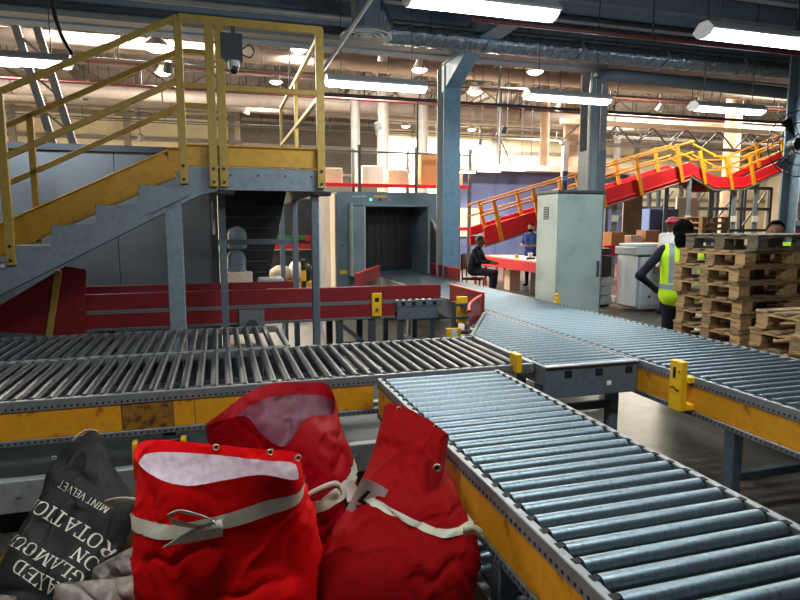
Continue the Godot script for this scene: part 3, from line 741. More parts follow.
# outer skin of a bag; inset > 0 gives a surface inside it
func bag_point(rings: Array, nz: Array, amp: float, u: float, v: float, inset := 0.0) -> Vector3:
	var p := loft_at(rings, u, v)
	var c := Vector3.ZERO
	var top: Array = rings[rings.size() - 1]
	for k in 12: c += loft_at(rings, k / 12.0, v)
	c /= 12.0
	var out := p - c
	out.y = 0
	var n := out.normalized() if out.length() > 0.001 else Vector3.BACK
	var q := p + Vector3(nz[1].get_noise_3dv(p) * 0.10, nz[1].get_noise_3dv(p * 1.7 + Vector3.ONE) * 0.08, 0)
	var c1: float = nz[0].get_noise_3d(q.x * 1.2 + q.y * 0.7, q.y * 2.0, q.z * 1.2)
	var c2: float = nz[0].get_noise_3d(q.x * 2.3 - q.y * 1.1 + 9.0, q.y * 1.6, q.z * 2.3)
	var c3: float = nz[0].get_noise_3d(q.x * 4.0 + 3.0, q.y * 6.0 + q.x * 2.0, q.z * 4.0)
	var w: float = nz[1].get_noise_3dv(q) * amp * 1.2 - pow(1.0 - absf(c1), 9.0) * amp * 0.75 + pow(1.0 - absf(c2), 12.0) * amp * 0.5 - pow(1.0 - absf(c3), 10.0) * amp * 0.16
	w *= 0.35 + 0.65 * smoothstep(0.0, 0.12, 1.0 - v)
	return p + n * (w - inset)

func bag(t: Node3D, rings: Array, seed_: int, amp: float, outer: Material, liner: Material, band := 0.94, depth := 0.3):
	var nz := cloth(seed_)
	part(t, "shell", grid(132, 90, func(u: float, v: float) -> Vector3: return bag_point(rings, nz, amp, u, v)), outer)
	part(t, "rim_band", grid(120, 8, func(u: float, v: float) -> Vector3: return bag_point(rings, nz, amp, u, lerpf(1.0, band - 0.02, v), 0.002 + 0.008 * v)), outer)
	part(t, "liner", grid(96, 40, func(u: float, v: float) -> Vector3:
		var vv := lerpf(band, depth, v)
		return bag_point(rings, nz, amp, u, vv, 0.013 + 0.05 * v)), liner)
	part(t, "liner_floor", grid(48, 6, func(u: float, v: float) -> Vector3:
		var p := bag_point(rings, nz, amp, u, depth, 0.063)
		var c := Vector3.ZERO
		for k in 12: c += loft_at(rings, k / 12.0, depth)
		return p.lerp(c / 12.0 + Vector3.UP * 0.04, v)), liner)
	return nz

# belt of webbing that lies on the skin; ys(u) gives v along the bag
func webbing(t: Node3D, rings: Array, nz: Array, amp: float, u0: float, u1: float, vs: Callable, half: float, called := "strap"):
	part(t, called, grid(72, 4, func(u: float, v: float) -> Vector3:
		var uu := lerpf(u0, u1, u)
		return bag_point(rings, nz, amp, uu, vs.call(u) + lerpf(-half, half, v), -0.005)), M.strap)

func eyelet(t: Node3D, p: Vector3, n: Vector3, r := 0.011):
	var tm := TorusMesh.new()
	tm.inner_radius = r * 0.55
	tm.outer_radius = r * 1.15
	tm.rings = 16
	tm.ring_segments = 8
	var e := part(t, "eyelet", tm, M.brass, along(p - n * 0.001, p + n * 0.001))
	part(e, "eyelet_hole", cyl(r * 0.6, 0.003, 12), M.hole)

func logo_tag(t: Node3D, xf: Transform3D, w: float, h: float):
	var g := part(t, "tag", grid(8, 8, func(u: float, v: float) -> Vector3: return Vector3((u - 0.5) * w, (v - 0.5) * h, 0.006 * sin(u * 5.0 + v * 2.0))), M.tag_white, xf)
	part(g, "tag_mark", extrude(PackedVector2Array([Vector2(-0.30, -0.18) * w, Vector2(0.02, -0.18) * w, Vector2(0.02, -0.05) * w, Vector2(-0.12, -0.05) * w, Vector2(-0.02, 0.34) * w, Vector2(-0.14, 0.34) * w]), 0.003), M.ink, at(0.0, 0.0, 0.009))
	for k in 3: part(g, "tag_line", bx(w * (0.55 - 0.12 * k), h * 0.05, 0.003, 0.0005), M.ink, at(w * (0.02 + 0.02 * k), -h * (0.26 + 0.085 * k), 0.008))

func text_on(t: Node3D, called: String, s: String, height: float, p0: Vector2, dir: Vector2, f: Callable, m: Material, serif := true, stretch := 1.15):
	var tm := TextMesh.new()
	var fnt := SystemFont.new()
	fnt.font_names = PackedStringArray(["Droid Serif" if serif else "Droid Sans"])
	tm.font = fnt
	tm.text = s
	tm.font_size = 64
	tm.pixel_size = height / 46.0
	tm.depth = 0.0
	tm.horizontal_alignment = HORIZONTAL_ALIGNMENT_LEFT
	tm.vertical_alignment = VERTICAL_ALIGNMENT_BOTTOM
	var arr := tm.get_mesh_arrays()
	var vs: PackedVector3Array = arr[Mesh.ARRAY_VERTEX]
	var ix = arr[Mesh.ARRAY_INDEX]
	var ns: PackedVector3Array = arr[Mesh.ARRAY_NORMAL]
	var up := Vector2(-dir.y, dir.x)
	var st := SurfaceTool.new()
	st.begin(Mesh.PRIMITIVE_TRIANGLES)
	var cnt: int = ix.size() if ix != null else vs.size()
	for k in range(0, cnt, 3):
		var tri_ := []
		for j in 3: tri_.append(vs[ix[k + j]] if ix != null else vs[k + j])
		var inside := true
		for v in tri_:
			if not Geometry2D.is_point_in_polygon(p0 + dir * v.x * stretch + up * v.y, TOTE): inside = false
		if not inside: continue
		for v in tri_:
			var q: Vector2 = p0 + dir * v.x * stretch + up * v.y
			st.add_vertex(f.call(q))
	st.generate_normals()
	part(t, called, st.commit(), m)

func tote_point(q: Vector2) -> Vector3:
	# q lies in the leaning plane of the black bag; bulges towards the viewer
	var c := Vector2(0.16, 0.42)
	var d := q - c
	var r := 1.0
	for k in TOTE.size():
		var hit = Geometry2D.segment_intersects_segment(c, c + d.normalized() * 3.0, TOTE[k], TOTE[(k + 1) % TOTE.size()])
		if hit != null:
			r = clampf(d.length() / c.distance_to(hit), 0.0, 1.0)
			break
	return tote_lift(q, 0.10 * sqrt(maxf(0.0, 1.0 - pow(r, 3.4))))

func tote_lift(q: Vector2, h: float) -> Vector3:
	var ey := Vector3(0, 0.53, -0.67).normalized()
	var n := Vector3.RIGHT.cross(ey).normalized()
	var p := Vector3(-0.85, 0.02, -2.55) + Vector3.RIGHT * q.x + ey * q.y
	var nz: Array = cache["tote"]
	var cr1: float = nz[0].get_noise_2d(q.x * 1.4 + q.y * 0.8, q.y * 1.0 - q.x * 0.3)
	var cr2: float = nz[0].get_noise_2d(q.x * 2.6 - q.y * 0.5 + 5.0, q.y * 1.6)
	var w: float = nz[1].get_noise_2d(q.x * 1.2, q.y * 1.2) * 0.05 - pow(1.0 - absf(cr1), 9.0) * 0.028 + pow(1.0 - absf(cr2), 12.0) * 0.016
	return p + n * (h + w * clampf(h / 0.05, 0.0, 1.0) * 0.8)

func build_bags():
	# bright red bag in front
	var t := thing("mail_bag", "bright red woven mail bag, open with white liner and tied beige strap", "bag", Vector3.ZERO, 0, "red mail bags")
	var nz = bag(t, BAG_A, 11, 0.015, M.bag_red, M.liner_white, 0.94, 0.35)
	webbing(t, BAG_A, nz, 0.015, -0.03, 0.50, func(u: float) -> float: return 0.80 + 0.145 * u - 0.02 * sin(u * PI), 0.021)
	for k in [0.76, 0.645, 0.56]: eyelet(t, bag_point(BAG_A, nz, 0.015, k, 0.985, 0.008), Vector3(0, 0.3, 1).normalized())
	var k0 := bag_point(BAG_A, nz, 0.015, 0.225, 0.855, -0.012)
	var rt := Vector3(0.957, 0, 0.288)
	var fw := Vector3(-0.288, 0, 0.957)
	part(t, "strap_loop", ribbon([k0 + rt * 0.06, k0 + rt * 0.045 + Vector3.UP * 0.035 + fw * 0.02, k0 - rt * 0.02 + Vector3.UP * 0.07 + fw * 0.045, k0 - rt * 0.05 + Vector3.UP * 0.075 + fw * 0.06, k0 - rt * 0.06 + Vector3.UP * 0.05 + fw * 0.055, k0 - rt * 0.01 + Vector3.UP * 0.022 + fw * 0.035, k0 + rt * 0.05 + Vector3.UP * 0.004 + fw * 0.012], [fw + Vector3.UP * 0.5, fw + Vector3.UP * 0.7, fw + Vector3.UP * 0.9, fw + Vector3.UP * 0.5, fw * 0.6 + Vector3.UP, fw + Vector3.UP, fw + Vector3.UP * 0.8], 0.034), M.strap)
	part(t, "strap_end", ribbon([k0 + rt * 0.075 + Vector3.UP * 0.0 + fw * 0.006, k0 + rt * 0.01 + Vector3.UP * -0.008 + fw * 0.03, k0 - rt * 0.085 - Vector3.UP * 0.042 + fw * 0.036], [Vector3.UP + fw * 0.1, Vector3.UP + fw * 0.4, Vector3.UP * 0.35 + fw * 0.9], 0.056), M.tag_white)
	var lp := bag_point(BAG_A, nz, 0.015, -0.02, 0.82, -0.01)
	part(t, "strap_tail", ribbon([lp + rt * 0.02, lp - rt * 0.05 + Vector3.UP * 0.012, lp - rt * 0.11 + Vector3.UP * 0.002, lp - rt * 0.085 - Vector3.UP * 0.012], [Vector3.UP, Vector3.UP + fw * 0.6, Vector3.UP + fw, Vector3.UP - fw * 0.3], 0.026), M.strap)
	# crimson bag leaning on the conveyor behind
	t = thing("mail_bag", "glossy crimson mail bag slumped open against the yellow conveyor panel", "bag", Vector3.ZERO, 0, "red mail bags")
	nz = bag(t, BAG_B, 23, 0.022, M.bag_red_thin, M.liner_pink, 0.93, 0.42)
	webbing(t, BAG_B, nz, 0.022, 0.22, 0.60, func(u: float) -> float: return 0.70 + 0.04 * u, 0.025)
	logo_tag(t, Transform3D(Basis(Vector3.UP, -0.15) * Basis(Vector3.BACK, 0.55) * Basis(Vector3.RIGHT, -0.35), bag_point(BAG_B, nz, 0.022, 0.42, 0.685, -0.03)), 0.11, 0.13)
	part(t, "strap_loop", ribbon([bag_point(BAG_B, nz, 0.022, 0.30, 0.73, -0.012), bag_point(BAG_B, nz, 0.022, 0.34, 0.78, -0.04), bag_point(BAG_B, nz, 0.022, 0.385, 0.775, -0.05), bag_point(BAG_B, nz, 0.022, 0.40, 0.73, -0.02)], [Vector3.UP, Vector3.UP, Vector3.UP, Vector3.UP], 0.035), M.strap)
	# dark red bag folded over the near conveyor rail
	t = thing("mail_bag", "dark red mail bag with folded top leaning on the silver roller conveyor", "bag", Vector3.ZERO, 0, "red mail bags")
	nz = bag(t, BAG_C, 37, 0.020, M.bag_red_dark, M.bag_red_dark, 0.96, 0.6)
	webbing(t, BAG_C, nz, 0.020, 0.10, 0.52, func(u: float) -> float: return 0.655 - 0.12 * smoothstep(0.0, 0.75, u), 0.014)
	logo_tag(t, Transform3D(Basis(Vector3.UP, -0.35) * Basis(Vector3.BACK, -0.45), bag_point(BAG_C, nz, 0.02, 0.11, 0.655, -0.016)), 0.10, 0.13)
	part(t, "strap_end", ribbon([bag_point(BAG_C, nz, 0.02, 0.40, 0.535, -0.012), bag_point(BAG_C, nz, 0.02, 0.43, 0.53, -0.03), bag_point(BAG_C, nz, 0.02, 0.45, 0.50, -0.035)], [Vector3.UP, Vector3.UP, Vector3.UP + rt * 0.5], 0.035), M.strap)
	for k in [0.16, 0.34]: eyelet(t, bag_point(BAG_C, nz, 0.02, k, 0.985, -0.003), Vector3(-0.3, 0.2, 1).normalized(), 0.008)
	# folded side flap with an eyelet
	part(t, "side_flap", grid(10, 20, func(u: float, v: float) -> Vector3:
		var a := FLAP[0].lerp(FLAP[2], v)
		var b := FLAP[1].lerp(FLAP[3], v)
		return a.lerp(b, u) + Vector3(-0.012, 0.0, 0.04) * sin(u * PI) * (1.0 - 0.5 * v)), M.bag_red_dark)
	eyelet(t, FLAP[4], Vector3(-0.35, 0.0, 1).normalized(), 0.013)

	# black printed tote
	cache["tote"] = cloth(53)
	t = thing("tote_bag", "black cloth bag with cream upside-down lettering slumped beside the bright red bag", "bag")
	var c := Vector2(0.16, 0.42)
	var edge := func(u: float) -> Vector2:
		var n := TOTE.size()
		var f: float = fposmod(u, 1.0) * n
		var i := int(f) % n
		return TOTE[i].cubic_interpolate(TOTE[(i + 1) % n], TOTE[(i + n - 1) % n], TOTE[(i + 2) % n], f - floorf(f))
	part(t, "cloth_front", grid(90, 40, func(u: float, v: float) -> Vector3:
		var e: Vector2 = edge.call(u)
		return tote_lift(c.lerp(e, v), 0.10 * sqrt(maxf(0.0, 1.0 - pow(v, 3.4)))), true), M.tote_black)
	part(t, "cloth_back", grid(90, 12, func(u: float, v: float) -> Vector3:
		var e: Vector2 = edge.call(u)
		return tote_lift(c.lerp(e, v), -0.06 * sqrt(maxf(0.0, 1.0 - pow(v, 3.0))))), M.tote_black)
	var lift := func(q: Vector2) -> Vector3:
		var p := tote_point(q)
		return p + Vector3(0, 0.67, 0.53).normalized() * 0.004
	var dir := Vector2(-0.80, 0.60).normalized()
	text_on(t, "lettering", "MINT VELVET", 0.030, Vector2(0.345, 0.46), dir, lift, M.print_cream, false, 1.1)
	text_on(t, "lettering", "ROTATION", 0.060, Vector2(0.395, 0.305), dir, lift, M.print_cream)
	text_on(t, "lettering", "ON", 0.054, Vector2(0.335, 0.245), dir, lift, M.print_cream)
	text_on(t, "lettering", "GLAMOUR", 0.050, Vector2(0.280, 0.19), dir, lift, M.print_cream)
	text_on(t, "lettering", "RELAXED", 0.050, Vector2(0.310, 0.075), dir, lift, M.print_cream)
	part(t, "drawstring", ribbon([tote_lift(Vector2(0.225, 0.935), 0.0), tote_lift(Vector2(0.17, 0.925), 0.03), tote_lift(Vector2(0.12, 0.875), 0.03)], [Vector3(0.3, 0.6, 0.6), Vector3(0.3, 0.6, 0.6), Vector3(0.3, 0.6, 0.6)], 0.02), M.print_cream)
	eyelet(t, tote_lift(Vector2(0.045, 0.80), 0.02), Vector3(0, 0.67, 0.53).normalized(), 0.010)
	# grey plastic parcel bags on the floor
	var pn := cloth(71)
	var labels := ["dull grey plastic mailer with dark print tucked behind the paler mailer", "crumpled pale grey plastic mailer lying between black bag and bright red bag", "grey plastic mailer at the bottom left corner in front of the black bag"]
	for k in 3:
		var q: Array = MAILER[k]
		var mt := thing("mailer_bag", labels[k], "parcel")
		var nrm: Vector3 = (q[1] - q[0]).cross(q[3] - q[0]).normalized()
		if nrm.z < 0: nrm = -nrm
		var film := func(u: float, v: float, side: float) -> Vector3:
			var p: Vector3 = q[0].lerp(q[1], u).lerp(q[3].lerp(q[2], u), v)
			var e: float = (1.0 - pow(absf(u * 2.0 - 1.0), 5.0)) * (1.0 - pow(absf(v * 2.0 - 1.0), 5.0))
			var fp := p * 1.5
			var c1: float = pn[0].get_noise_3d(fp.x * 2.0 + fp.y * 2.2, fp.y * 1.6 - fp.x, fp.z + k * 3.0)
			var c2: float = pn[0].get_noise_3d(fp.x * 3.5 - fp.y * 2.0 + 4.0, fp.y * 3.0, fp.z + k * 5.0)
			var w: float = 0.05 * e + (pn[1].get_noise_3dv(fp * 1.5) * 0.04 - pow(1.0 - absf(c1), 9.0) * 0.026 + pow(1.0 - absf(c2), 12.0) * 0.014) * (0.25 + 0.75 * e)
			return p + nrm * (w if side > 0 else -0.05 * e)
		part(mt, "film", grid(48, 40, func(u: float, v: float) -> Vector3: return film.call(u, v, 1.0)), M.poly_grey if k == 1 else M.poly_dull)
		part(mt, "film_back", grid(16, 12, func(u: float, v: float) -> Vector3: return film.call(u, v, -1.0)), M.poly_grey)
		if k == 0:
			for b in 2: part(mt, "print_block", grid(6, 4, func(u: float, v: float) -> Vector3: return film.call(0.26 + 0.10 * b + 0.06 * u, 0.42 + 0.16 * v, 1.0) + nrm * 0.004), M.ink)

# ---------------------------------------------------------------- pallets
func make_pallet() -> Node3D:
	var t := thing("pallet", "wooden pallet", "pallet", Vector3.ZERO, 0, "stacked wooden pallets")
	var k := 0
	for z in [-0.345, -0.175, 0.0, 0.175, 0.345]:
		boxp(t, "deck_board", Vector3(-0.6, 0.122, z - 0.055), Vector3(0.6, 0.142, z + 0.055), M["wood%d" % (k % 3)], 0.002)
		k += 1
	for x in [-0.53, 0.0, 0.53]:
		boxp(t, "stringer_board", Vector3(x - 0.06, 0.10, -0.4), Vector3(x + 0.06, 0.122, 0.4), M["wood%d" % (k % 3)], 0.002)
		for z in [-0.345, 0.0, 0.345]:
			boxp(t, "block", Vector3(x - 0.06, 0.022, z - 0.055), Vector3(x + 0.06, 0.10, z + 0.055), M["wood%d" % ((k + 1) % 3)], 0.003)
			k += 1
	for z in [-0.345, 0.0, 0.345]:
		boxp(t, "bottom_board", Vector3(-0.6, 0.0, z - 0.05), Vector3(0.6, 0.022, z + 0.05), M["wood%d" % (k % 3)], 0.002)
		k += 1
	return t

func build_pallets():
	var first := make_pallet()
	var used := false
	var spec := [[4.92, -4.50, 11, "taller"], [4.58, -3.27, 7, "shorter, nearer"]]
	var words := ["bottom", "second from the bottom", "third from the bottom", "fourth from the bottom", "fifth from the bottom", "sixth from the bottom", "seventh from the bottom", "eighth from the bottom", "ninth from the bottom", "second from the top", "topmost"]
	for s in spec.size():
		for k in int(spec[s][2]):
			var o: Node3D = first
			var wd: String = words[k]
			if s == 1 and k == 6: wd = "topmost"
			var lb := "wooden pallet, %s of the %s stack beside the main conveyor" % [wd, spec[s][3]]
			if used: o = copy(first)
			used = true
			o.set_meta("label", lb)
			var jx := rng.randf_range(-0.035, 0.035)
			var jz := rng.randf_range(-0.03, 0.03)
			var ja := rng.randf_range(-0.03, 0.03)
			if s == 0 and k == 10: jx = 0.10; ja = 0.05
			if s == 0 and k == 9: jx = 0.05
			o.transform = at(spec[s][0] + jx, k * 0.1425, spec[s][1] + jz, ja)
			if s == 0 and k == 10:
				for ch in o.get_children():
					ch.material_override = M.wood3
	# pallets stored farther back
	for k in 4:
		var o := copy(first, "wooden pallet in the small stack under the red incline, %s" % words[k].replace("fourth from the bottom", "topmost"))
		o.set_meta("group", "pallets under the incline")
		o.transform = at(11.72, 1.28 + k * 0.1425, -12.6, PI / 2)
	var tb := thing("pallet_stand", "low steel stand carrying pallets under the incline", "stand", Vector3(11.72, 0, -12.6))
	boxp(tb, "top", Vector3(-0.42, 1.22, -0.62), Vector3(0.42, 1.28, 0.62), M.steel_mid)
	for x in [-0.4, 0.35]:
		for z in [-0.6, 0.55]: boxp(tb, "leg", Vector3(x, 0, z), Vector3(x + 0.05, 1.22, z + 0.05), M.steel_mid)

# ---------------------------------------------------------------- people
func nets(bones: Array, cell: float, k: float, colour: Callable) -> Mesh:
	var lo := Vector3.ONE * 1e6
	var hi := -lo
	for b in bones:
		var r: float = maxf(b[2], b[3]) + cell * 2.5
		for p in [b[0], b[1]]:
			lo = lo.min(p - Vector3.ONE * r)
			hi = hi.max(p + Vector3.ONE * r)
	var n := Vector3i(((hi - lo) / cell).ceil()) + Vector3i.ONE * 2
	var f := PackedFloat32Array()
	f.resize(n.x * n.y * n.z)
	f.fill(9.0)
	for b in bones:
		var a: Vector3 = b[0]
		var ba: Vector3 = b[1] - a
		var l2: float = maxf(ba.length_squared(), 1e-9)
		var r: float = maxf(b[2], b[3]) + cell * 2.2 + k
		var i0 := Vector3i(((a.min(b[1]) - Vector3.ONE * r - lo) / cell).floor()).clamp(Vector3i.ZERO, n - Vector3i.ONE)
		var i1 := Vector3i(((a.max(b[1]) + Vector3.ONE * r - lo) / cell).ceil()).clamp(Vector3i.ZERO, n - Vector3i.ONE)
		for z in range(i0.z, i1.z + 1):
			for y in range(i0.y, i1.y + 1):
				for x in range(i0.x, i1.x + 1):
					var pa := lo + Vector3(x, y, z) * cell - a
					var t := clampf(pa.dot(ba) / l2, 0.0, 1.0)
					var d := (pa - ba * t).length() - lerpf(b[2], b[3], t)
					var id := (z * n.y + y) * n.x + x
					var e := f[id]
					var h := maxf(k - absf(d - e), 0.0) / k
					f[id] = minf(d, e) - h * h * k * 0.25
	var st := SurfaceTool.new()
	st.begin(Mesh.PRIMITIVE_TRIANGLES)
	st.set_smooth_group(0)
	var vid := {}
	var sx := 1
	var sy := n.x
	var sz := n.x * n.y
	var off := [0, sx, sy, sx + sy, sz, sx + sz, sy + sz, sx + sy + sz]
	var edges := [[0, 1], [2, 3], [4, 5], [6, 7], [0, 2], [1, 3], [4, 6], [5, 7], [0, 4], [1, 5], [2, 6], [3, 7]]
	var cnt := 0
	for z in n.z - 1:
		for y in n.y - 1:
			for x in n.x - 1:
				var id := (z * n.y + y) * n.x + x
				if f[id] > cell * 2.0 or f[id] < -cell * 2.0: continue
				var mask := 0
				for c in 8:
					if f[id + off[c]] < 0.0: mask |= 1 << c
				if mask == 0 or mask == 255: continue
				var s := Vector3.ZERO
				var m := 0
				for e in edges:
					var va := f[id + off[e[0]]]
					var vb := f[id + off[e[1]]]
					if (va < 0.0) == (vb < 0.0): continue
					var t := va / (va - vb)
					var pa := Vector3(e[0] & 1, (e[0] >> 1) & 1, e[0] >> 2)
					var pb := Vector3(e[1] & 1, (e[1] >> 1) & 1, e[1] >> 2)
					s += pa.lerp(pb, t)
					m += 1
				var p := lo + (Vector3(x, y, z) + s / m) * cell
				st.set_color(colour.call(p))
				st.add_vertex(p)
				vid[id] = cnt
				cnt += 1
	for id in vid:
		for e in [[sx, sy, sz], [sy, sz, sx], [sz, sx, sy]]:
			var a := f[id]
			var b := f[id + e[0]]
			if (a < 0.0) == (b < 0.0): continue
			var q := [id, id - e[1], id - e[1] - e[2], id - e[2]]
			if not (vid.has(q[1]) and vid.has(q[2]) and vid.has(q[3])): continue
			if a < 0.0: q = [q[0], q[3], q[2], q[1]]
			for j in [0, 1, 2, 0, 2, 3]: st.add_index(vid[q[j]])
	st.generate_normals()
	return st.commit()

# pose: hips, chest, neck, head (centre), look direction, arms [shoulder, elbow, wrist], legs [hip, knee, ankle]
func human(called: String, label: String, where: Vector3, turn: float, pose: Dictionary, cols: Dictionary, cell := 0.015) -> Node3D:
	var t := thing(called, label, "person", where, turn)
	var hip: Vector3 = pose.hip
	var chest: Vector3 = pose.chest
	var neck: Vector3 = pose.neck
	var head: Vector3 = pose.head
	var look: Vector3 = pose.get("look", Vector3.BACK)
	var side := Vector3.UP.cross(look).normalized()
	var bones := []
	var cs := []
	var add := func(a: Vector3, b: Vector3, ra: float, rb: float, c: String):
		bones.append([a, b, ra, rb])
		cs.append(cols[c])
	for s in [-1.0, 1.0]:
		add.call(hip + Vector3(0.075 * s, 0, 0), hip.lerp(chest, 0.5) + Vector3(0.07 * s, 0, 0), 0.115, 0.105, "shirt")
		add.call(hip.lerp(chest, 0.5) + Vector3(0.07 * s, 0, 0), chest + Vector3(0.09 * s, 0, 0), 0.105, 0.11, "shirt")
		add.call(chest + Vector3(0.06 * s, 0.10, 0), chest + Vector3(0.165 * s, 0.10, 0), 0.075, 0.06, "shirt")
	add.call(chest + Vector3(0, 0.06, 0), neck, 0.075, 0.056, "shirt")
	add.call(neck, head - Vector3(0, 0.05, 0), 0.054, 0.055, "skin")
	add.call(head + Vector3(0, 0.03, 0) - look * 0.02, head + Vector3(0, 0.02, 0) + look * 0.02, 0.088, 0.083, "skin")
	add.call(head - Vector3(0, 0.045, 0) + look * 0.02, head - Vector3(0, 0.075, 0) + look * 0.04, 0.062, 0.042, "skin")
	add.call(head + look * 0.092 + Vector3(0, 0.005, 0), head + look * 0.108 - Vector3(0, 0.022, 0), 0.010, 0.016, "skin")
	for s in [-1.0, 1.0]:
		add.call(head + side * 0.082 * s + Vector3(0, 0.015, 0), head + side * 0.088 * s - Vector3(0, 0.02, 0), 0.018, 0.013, "skin")
	var ak := 0
	for a in pose.arms:
		add.call(a[0], a[1], 0.056, 0.044, "sleeve")
		add.call(a[1], a[2], 0.043, 0.030, "forearm" if cols.has("forearm") else "sleeve")
		var d: Vector3 = a[3].normalized()
		var across: Vector3 = d.cross(Vector3.UP)
		across = across.normalized() if across.length() > 0.2 else Vector3.RIGHT
		var nrm := across.cross(d).normalized()
		add.call(a[2], a[2] + d * 0.075, 0.027, 0.030, "skin")
		for j in 4:
			var base: Vector3 = a[2] + d * 0.075 + across * (j - 1.5) * 0.019
			var ln: float = [0.055, 0.068, 0.072, 0.06][j]
			add.call(base, base + d * ln * 0.55 - nrm * 0.006, 0.0095, 0.009, "skin")
			add.call(base + d * ln * 0.55 - nrm * 0.006, base + d * ln - nrm * 0.022, 0.009, 0.0075, "skin")
		add.call(a[2] + d * 0.03 + across * 0.025, a[2] + d * 0.075 + across * 0.055 - nrm * 0.012, 0.012, 0.0095, "skin")
		ak += 1
	for l in pose.legs:
		add.call(l[0], l[1], 0.092, 0.062, "trousers")
		add.call(l[1], l[2], 0.06, 0.042, "trousers")
		add.call(l[2] - Vector3(0, 0.03, 0), l[2] + Vector3(0, -0.035, 0.13), 0.045, 0.036, "shoes")
	var body := part(t, "body", nets(bones, cell, 0.03, func(p: Vector3) -> Color:
		var best := 1e9
		var c := Color.WHITE
		for i in bones.size():
			var b: Array = bones[i]
			var ba: Vector3 = b[1] - b[0]
			var q := clampf((p - b[0]).dot(ba) / maxf(ba.length_squared(), 1e-9), 0.0, 1.0)
			var dd: float = (p - b[0] - ba * q).length() - lerpf(b[2], b[3], q)
			if dd < best:
				best = dd
				c = cs[i]
		return c), M.body)
	for s in [-1.0, 1.0]:
		part(body, "eye", bx(0.022, 0.009, 0.01, 0.004), M.eye, Transform3D(Basis(side, Vector3.UP, look), head + look * 0.097 + side * 0.033 * s + Vector3(0, 0.012, 0)))
	part(body, "mouth", bx(0.042, 0.006, 0.008, 0.002), M.cap_pink, Transform3D(Basis(side, Vector3.UP, look), head + look * 0.082 - Vector3(0, 0.055, 0)))
	return t

func hair_cap(t: Node3D, called: String, head: Vector3, look: Vector3, m: Material, low := -0.02, r := 0.104):
	var side := Vector3.UP.cross(look).normalized()
	part(t, called, grid(28, 12, func(u: float, v: float) -> Vector3:
		var th := u * TAU
		var f := cos(th)
		var y0 := lerpf(low - 0.05, 0.055, smoothstep(-0.2, 0.9, f))
		var ph := lerpf(asin(clampf(y0 / r, -0.9, 0.9)), PI / 2, v)
		var c := head + Vector3(0, 0.028, 0)
		return c + (look * (f * 0.99) + side * sin(th) * 0.93) * cos(ph) * r + Vector3.UP * sin(ph) * r * 1.02), m)

func stand_pose() -> Dictionary:
	return {"hip": Vector3(0, 0.93, 0), "chest": Vector3(0, 1.27, 0.01), "neck": Vector3(0, 1.46, 0.0), "head": Vector3(0, 1.575, 0.02),
		"arms": [[Vector3(-0.19, 1.38, 0), Vector3(-0.24, 1.10, -0.02), Vector3(-0.22, 0.86, 0.08), Vector3(0, -1, 0.2)], [Vector3(0.19, 1.38, 0), Vector3(0.24, 1.10, -0.02), Vector3(0.22, 0.86, 0.08), Vector3(0, -1, 0.2)]],
		"legs": [[Vector3(-0.09, 0.90, 0), Vector3(-0.10, 0.49, 0.02), Vector3(-0.11, 0.085, 0)], [Vector3(0.09, 0.90, 0), Vector3(0.10, 0.49, 0.02), Vector3(0.11, 0.085, 0)]]}

func sit_pose() -> Dictionary:
	return {"hip": Vector3(0, 0.58, 0), "chest": Vector3(0, 0.90, 0.06), "neck": Vector3(0, 1.09, 0.09), "head": Vector3(0, 1.20, 0.12),
		"arms": [[Vector3(-0.19, 1.01, 0.07), Vector3(-0.25, 0.78, 0.16), Vector3(-0.12, 0.76, 0.36), Vector3(0.3, -0.1, 0.9)], [Vector3(0.19, 1.01, 0.07), Vector3(0.25, 0.78, 0.16), Vector3(0.12, 0.76, 0.36), Vector3(-0.3, -0.1, 0.9)]],
		"legs": [[Vector3(-0.09, 0.56, 0.02), Vector3(-0.13, 0.53, 0.42), Vector3(-0.13, 0.085, 0.40)], [Vector3(0.09, 0.56, 0.02), Vector3(0.13, 0.53, 0.42), Vector3(0.13, 0.085, 0.40)]]}

func vest(t: Node3D, pose: Dictionary):
	var hip: Vector3 = pose.hip
	var chest: Vector3 = pose.chest
	var bones := []
	for s in [-1.0, 1.0]:
		bones.append([hip + Vector3(0.075 * s, -0.03, 0), hip.lerp(chest, 0.5) + Vector3(0.07 * s, 0, 0), 0.142, 0.130])
		bones.append([hip.lerp(chest, 0.5) + Vector3(0.07 * s, 0, 0), chest + Vector3(0.095 * s, 0.03, 0), 0.130, 0.132])
		bones.append([chest + Vector3(0.07 * s, 0.09, 0), chest + Vector3(0.14 * s, 0.11, 0), 0.09, 0.072])
	var lime := Color(0.55, 0.86, 0.03)
	var grey := Color(0.27, 0.30, 0.33)
	part(t, "vest", nets(bones, 0.014, 0.03, func(p: Vector3) -> Color:
		if absf(absf(p.x) - 0.115) < 0.027 and p.y > hip.y + 0.1: return grey
		if absf(p.y - (hip.y + 0.06)) < 0.03: return grey
		return lime), M.body)

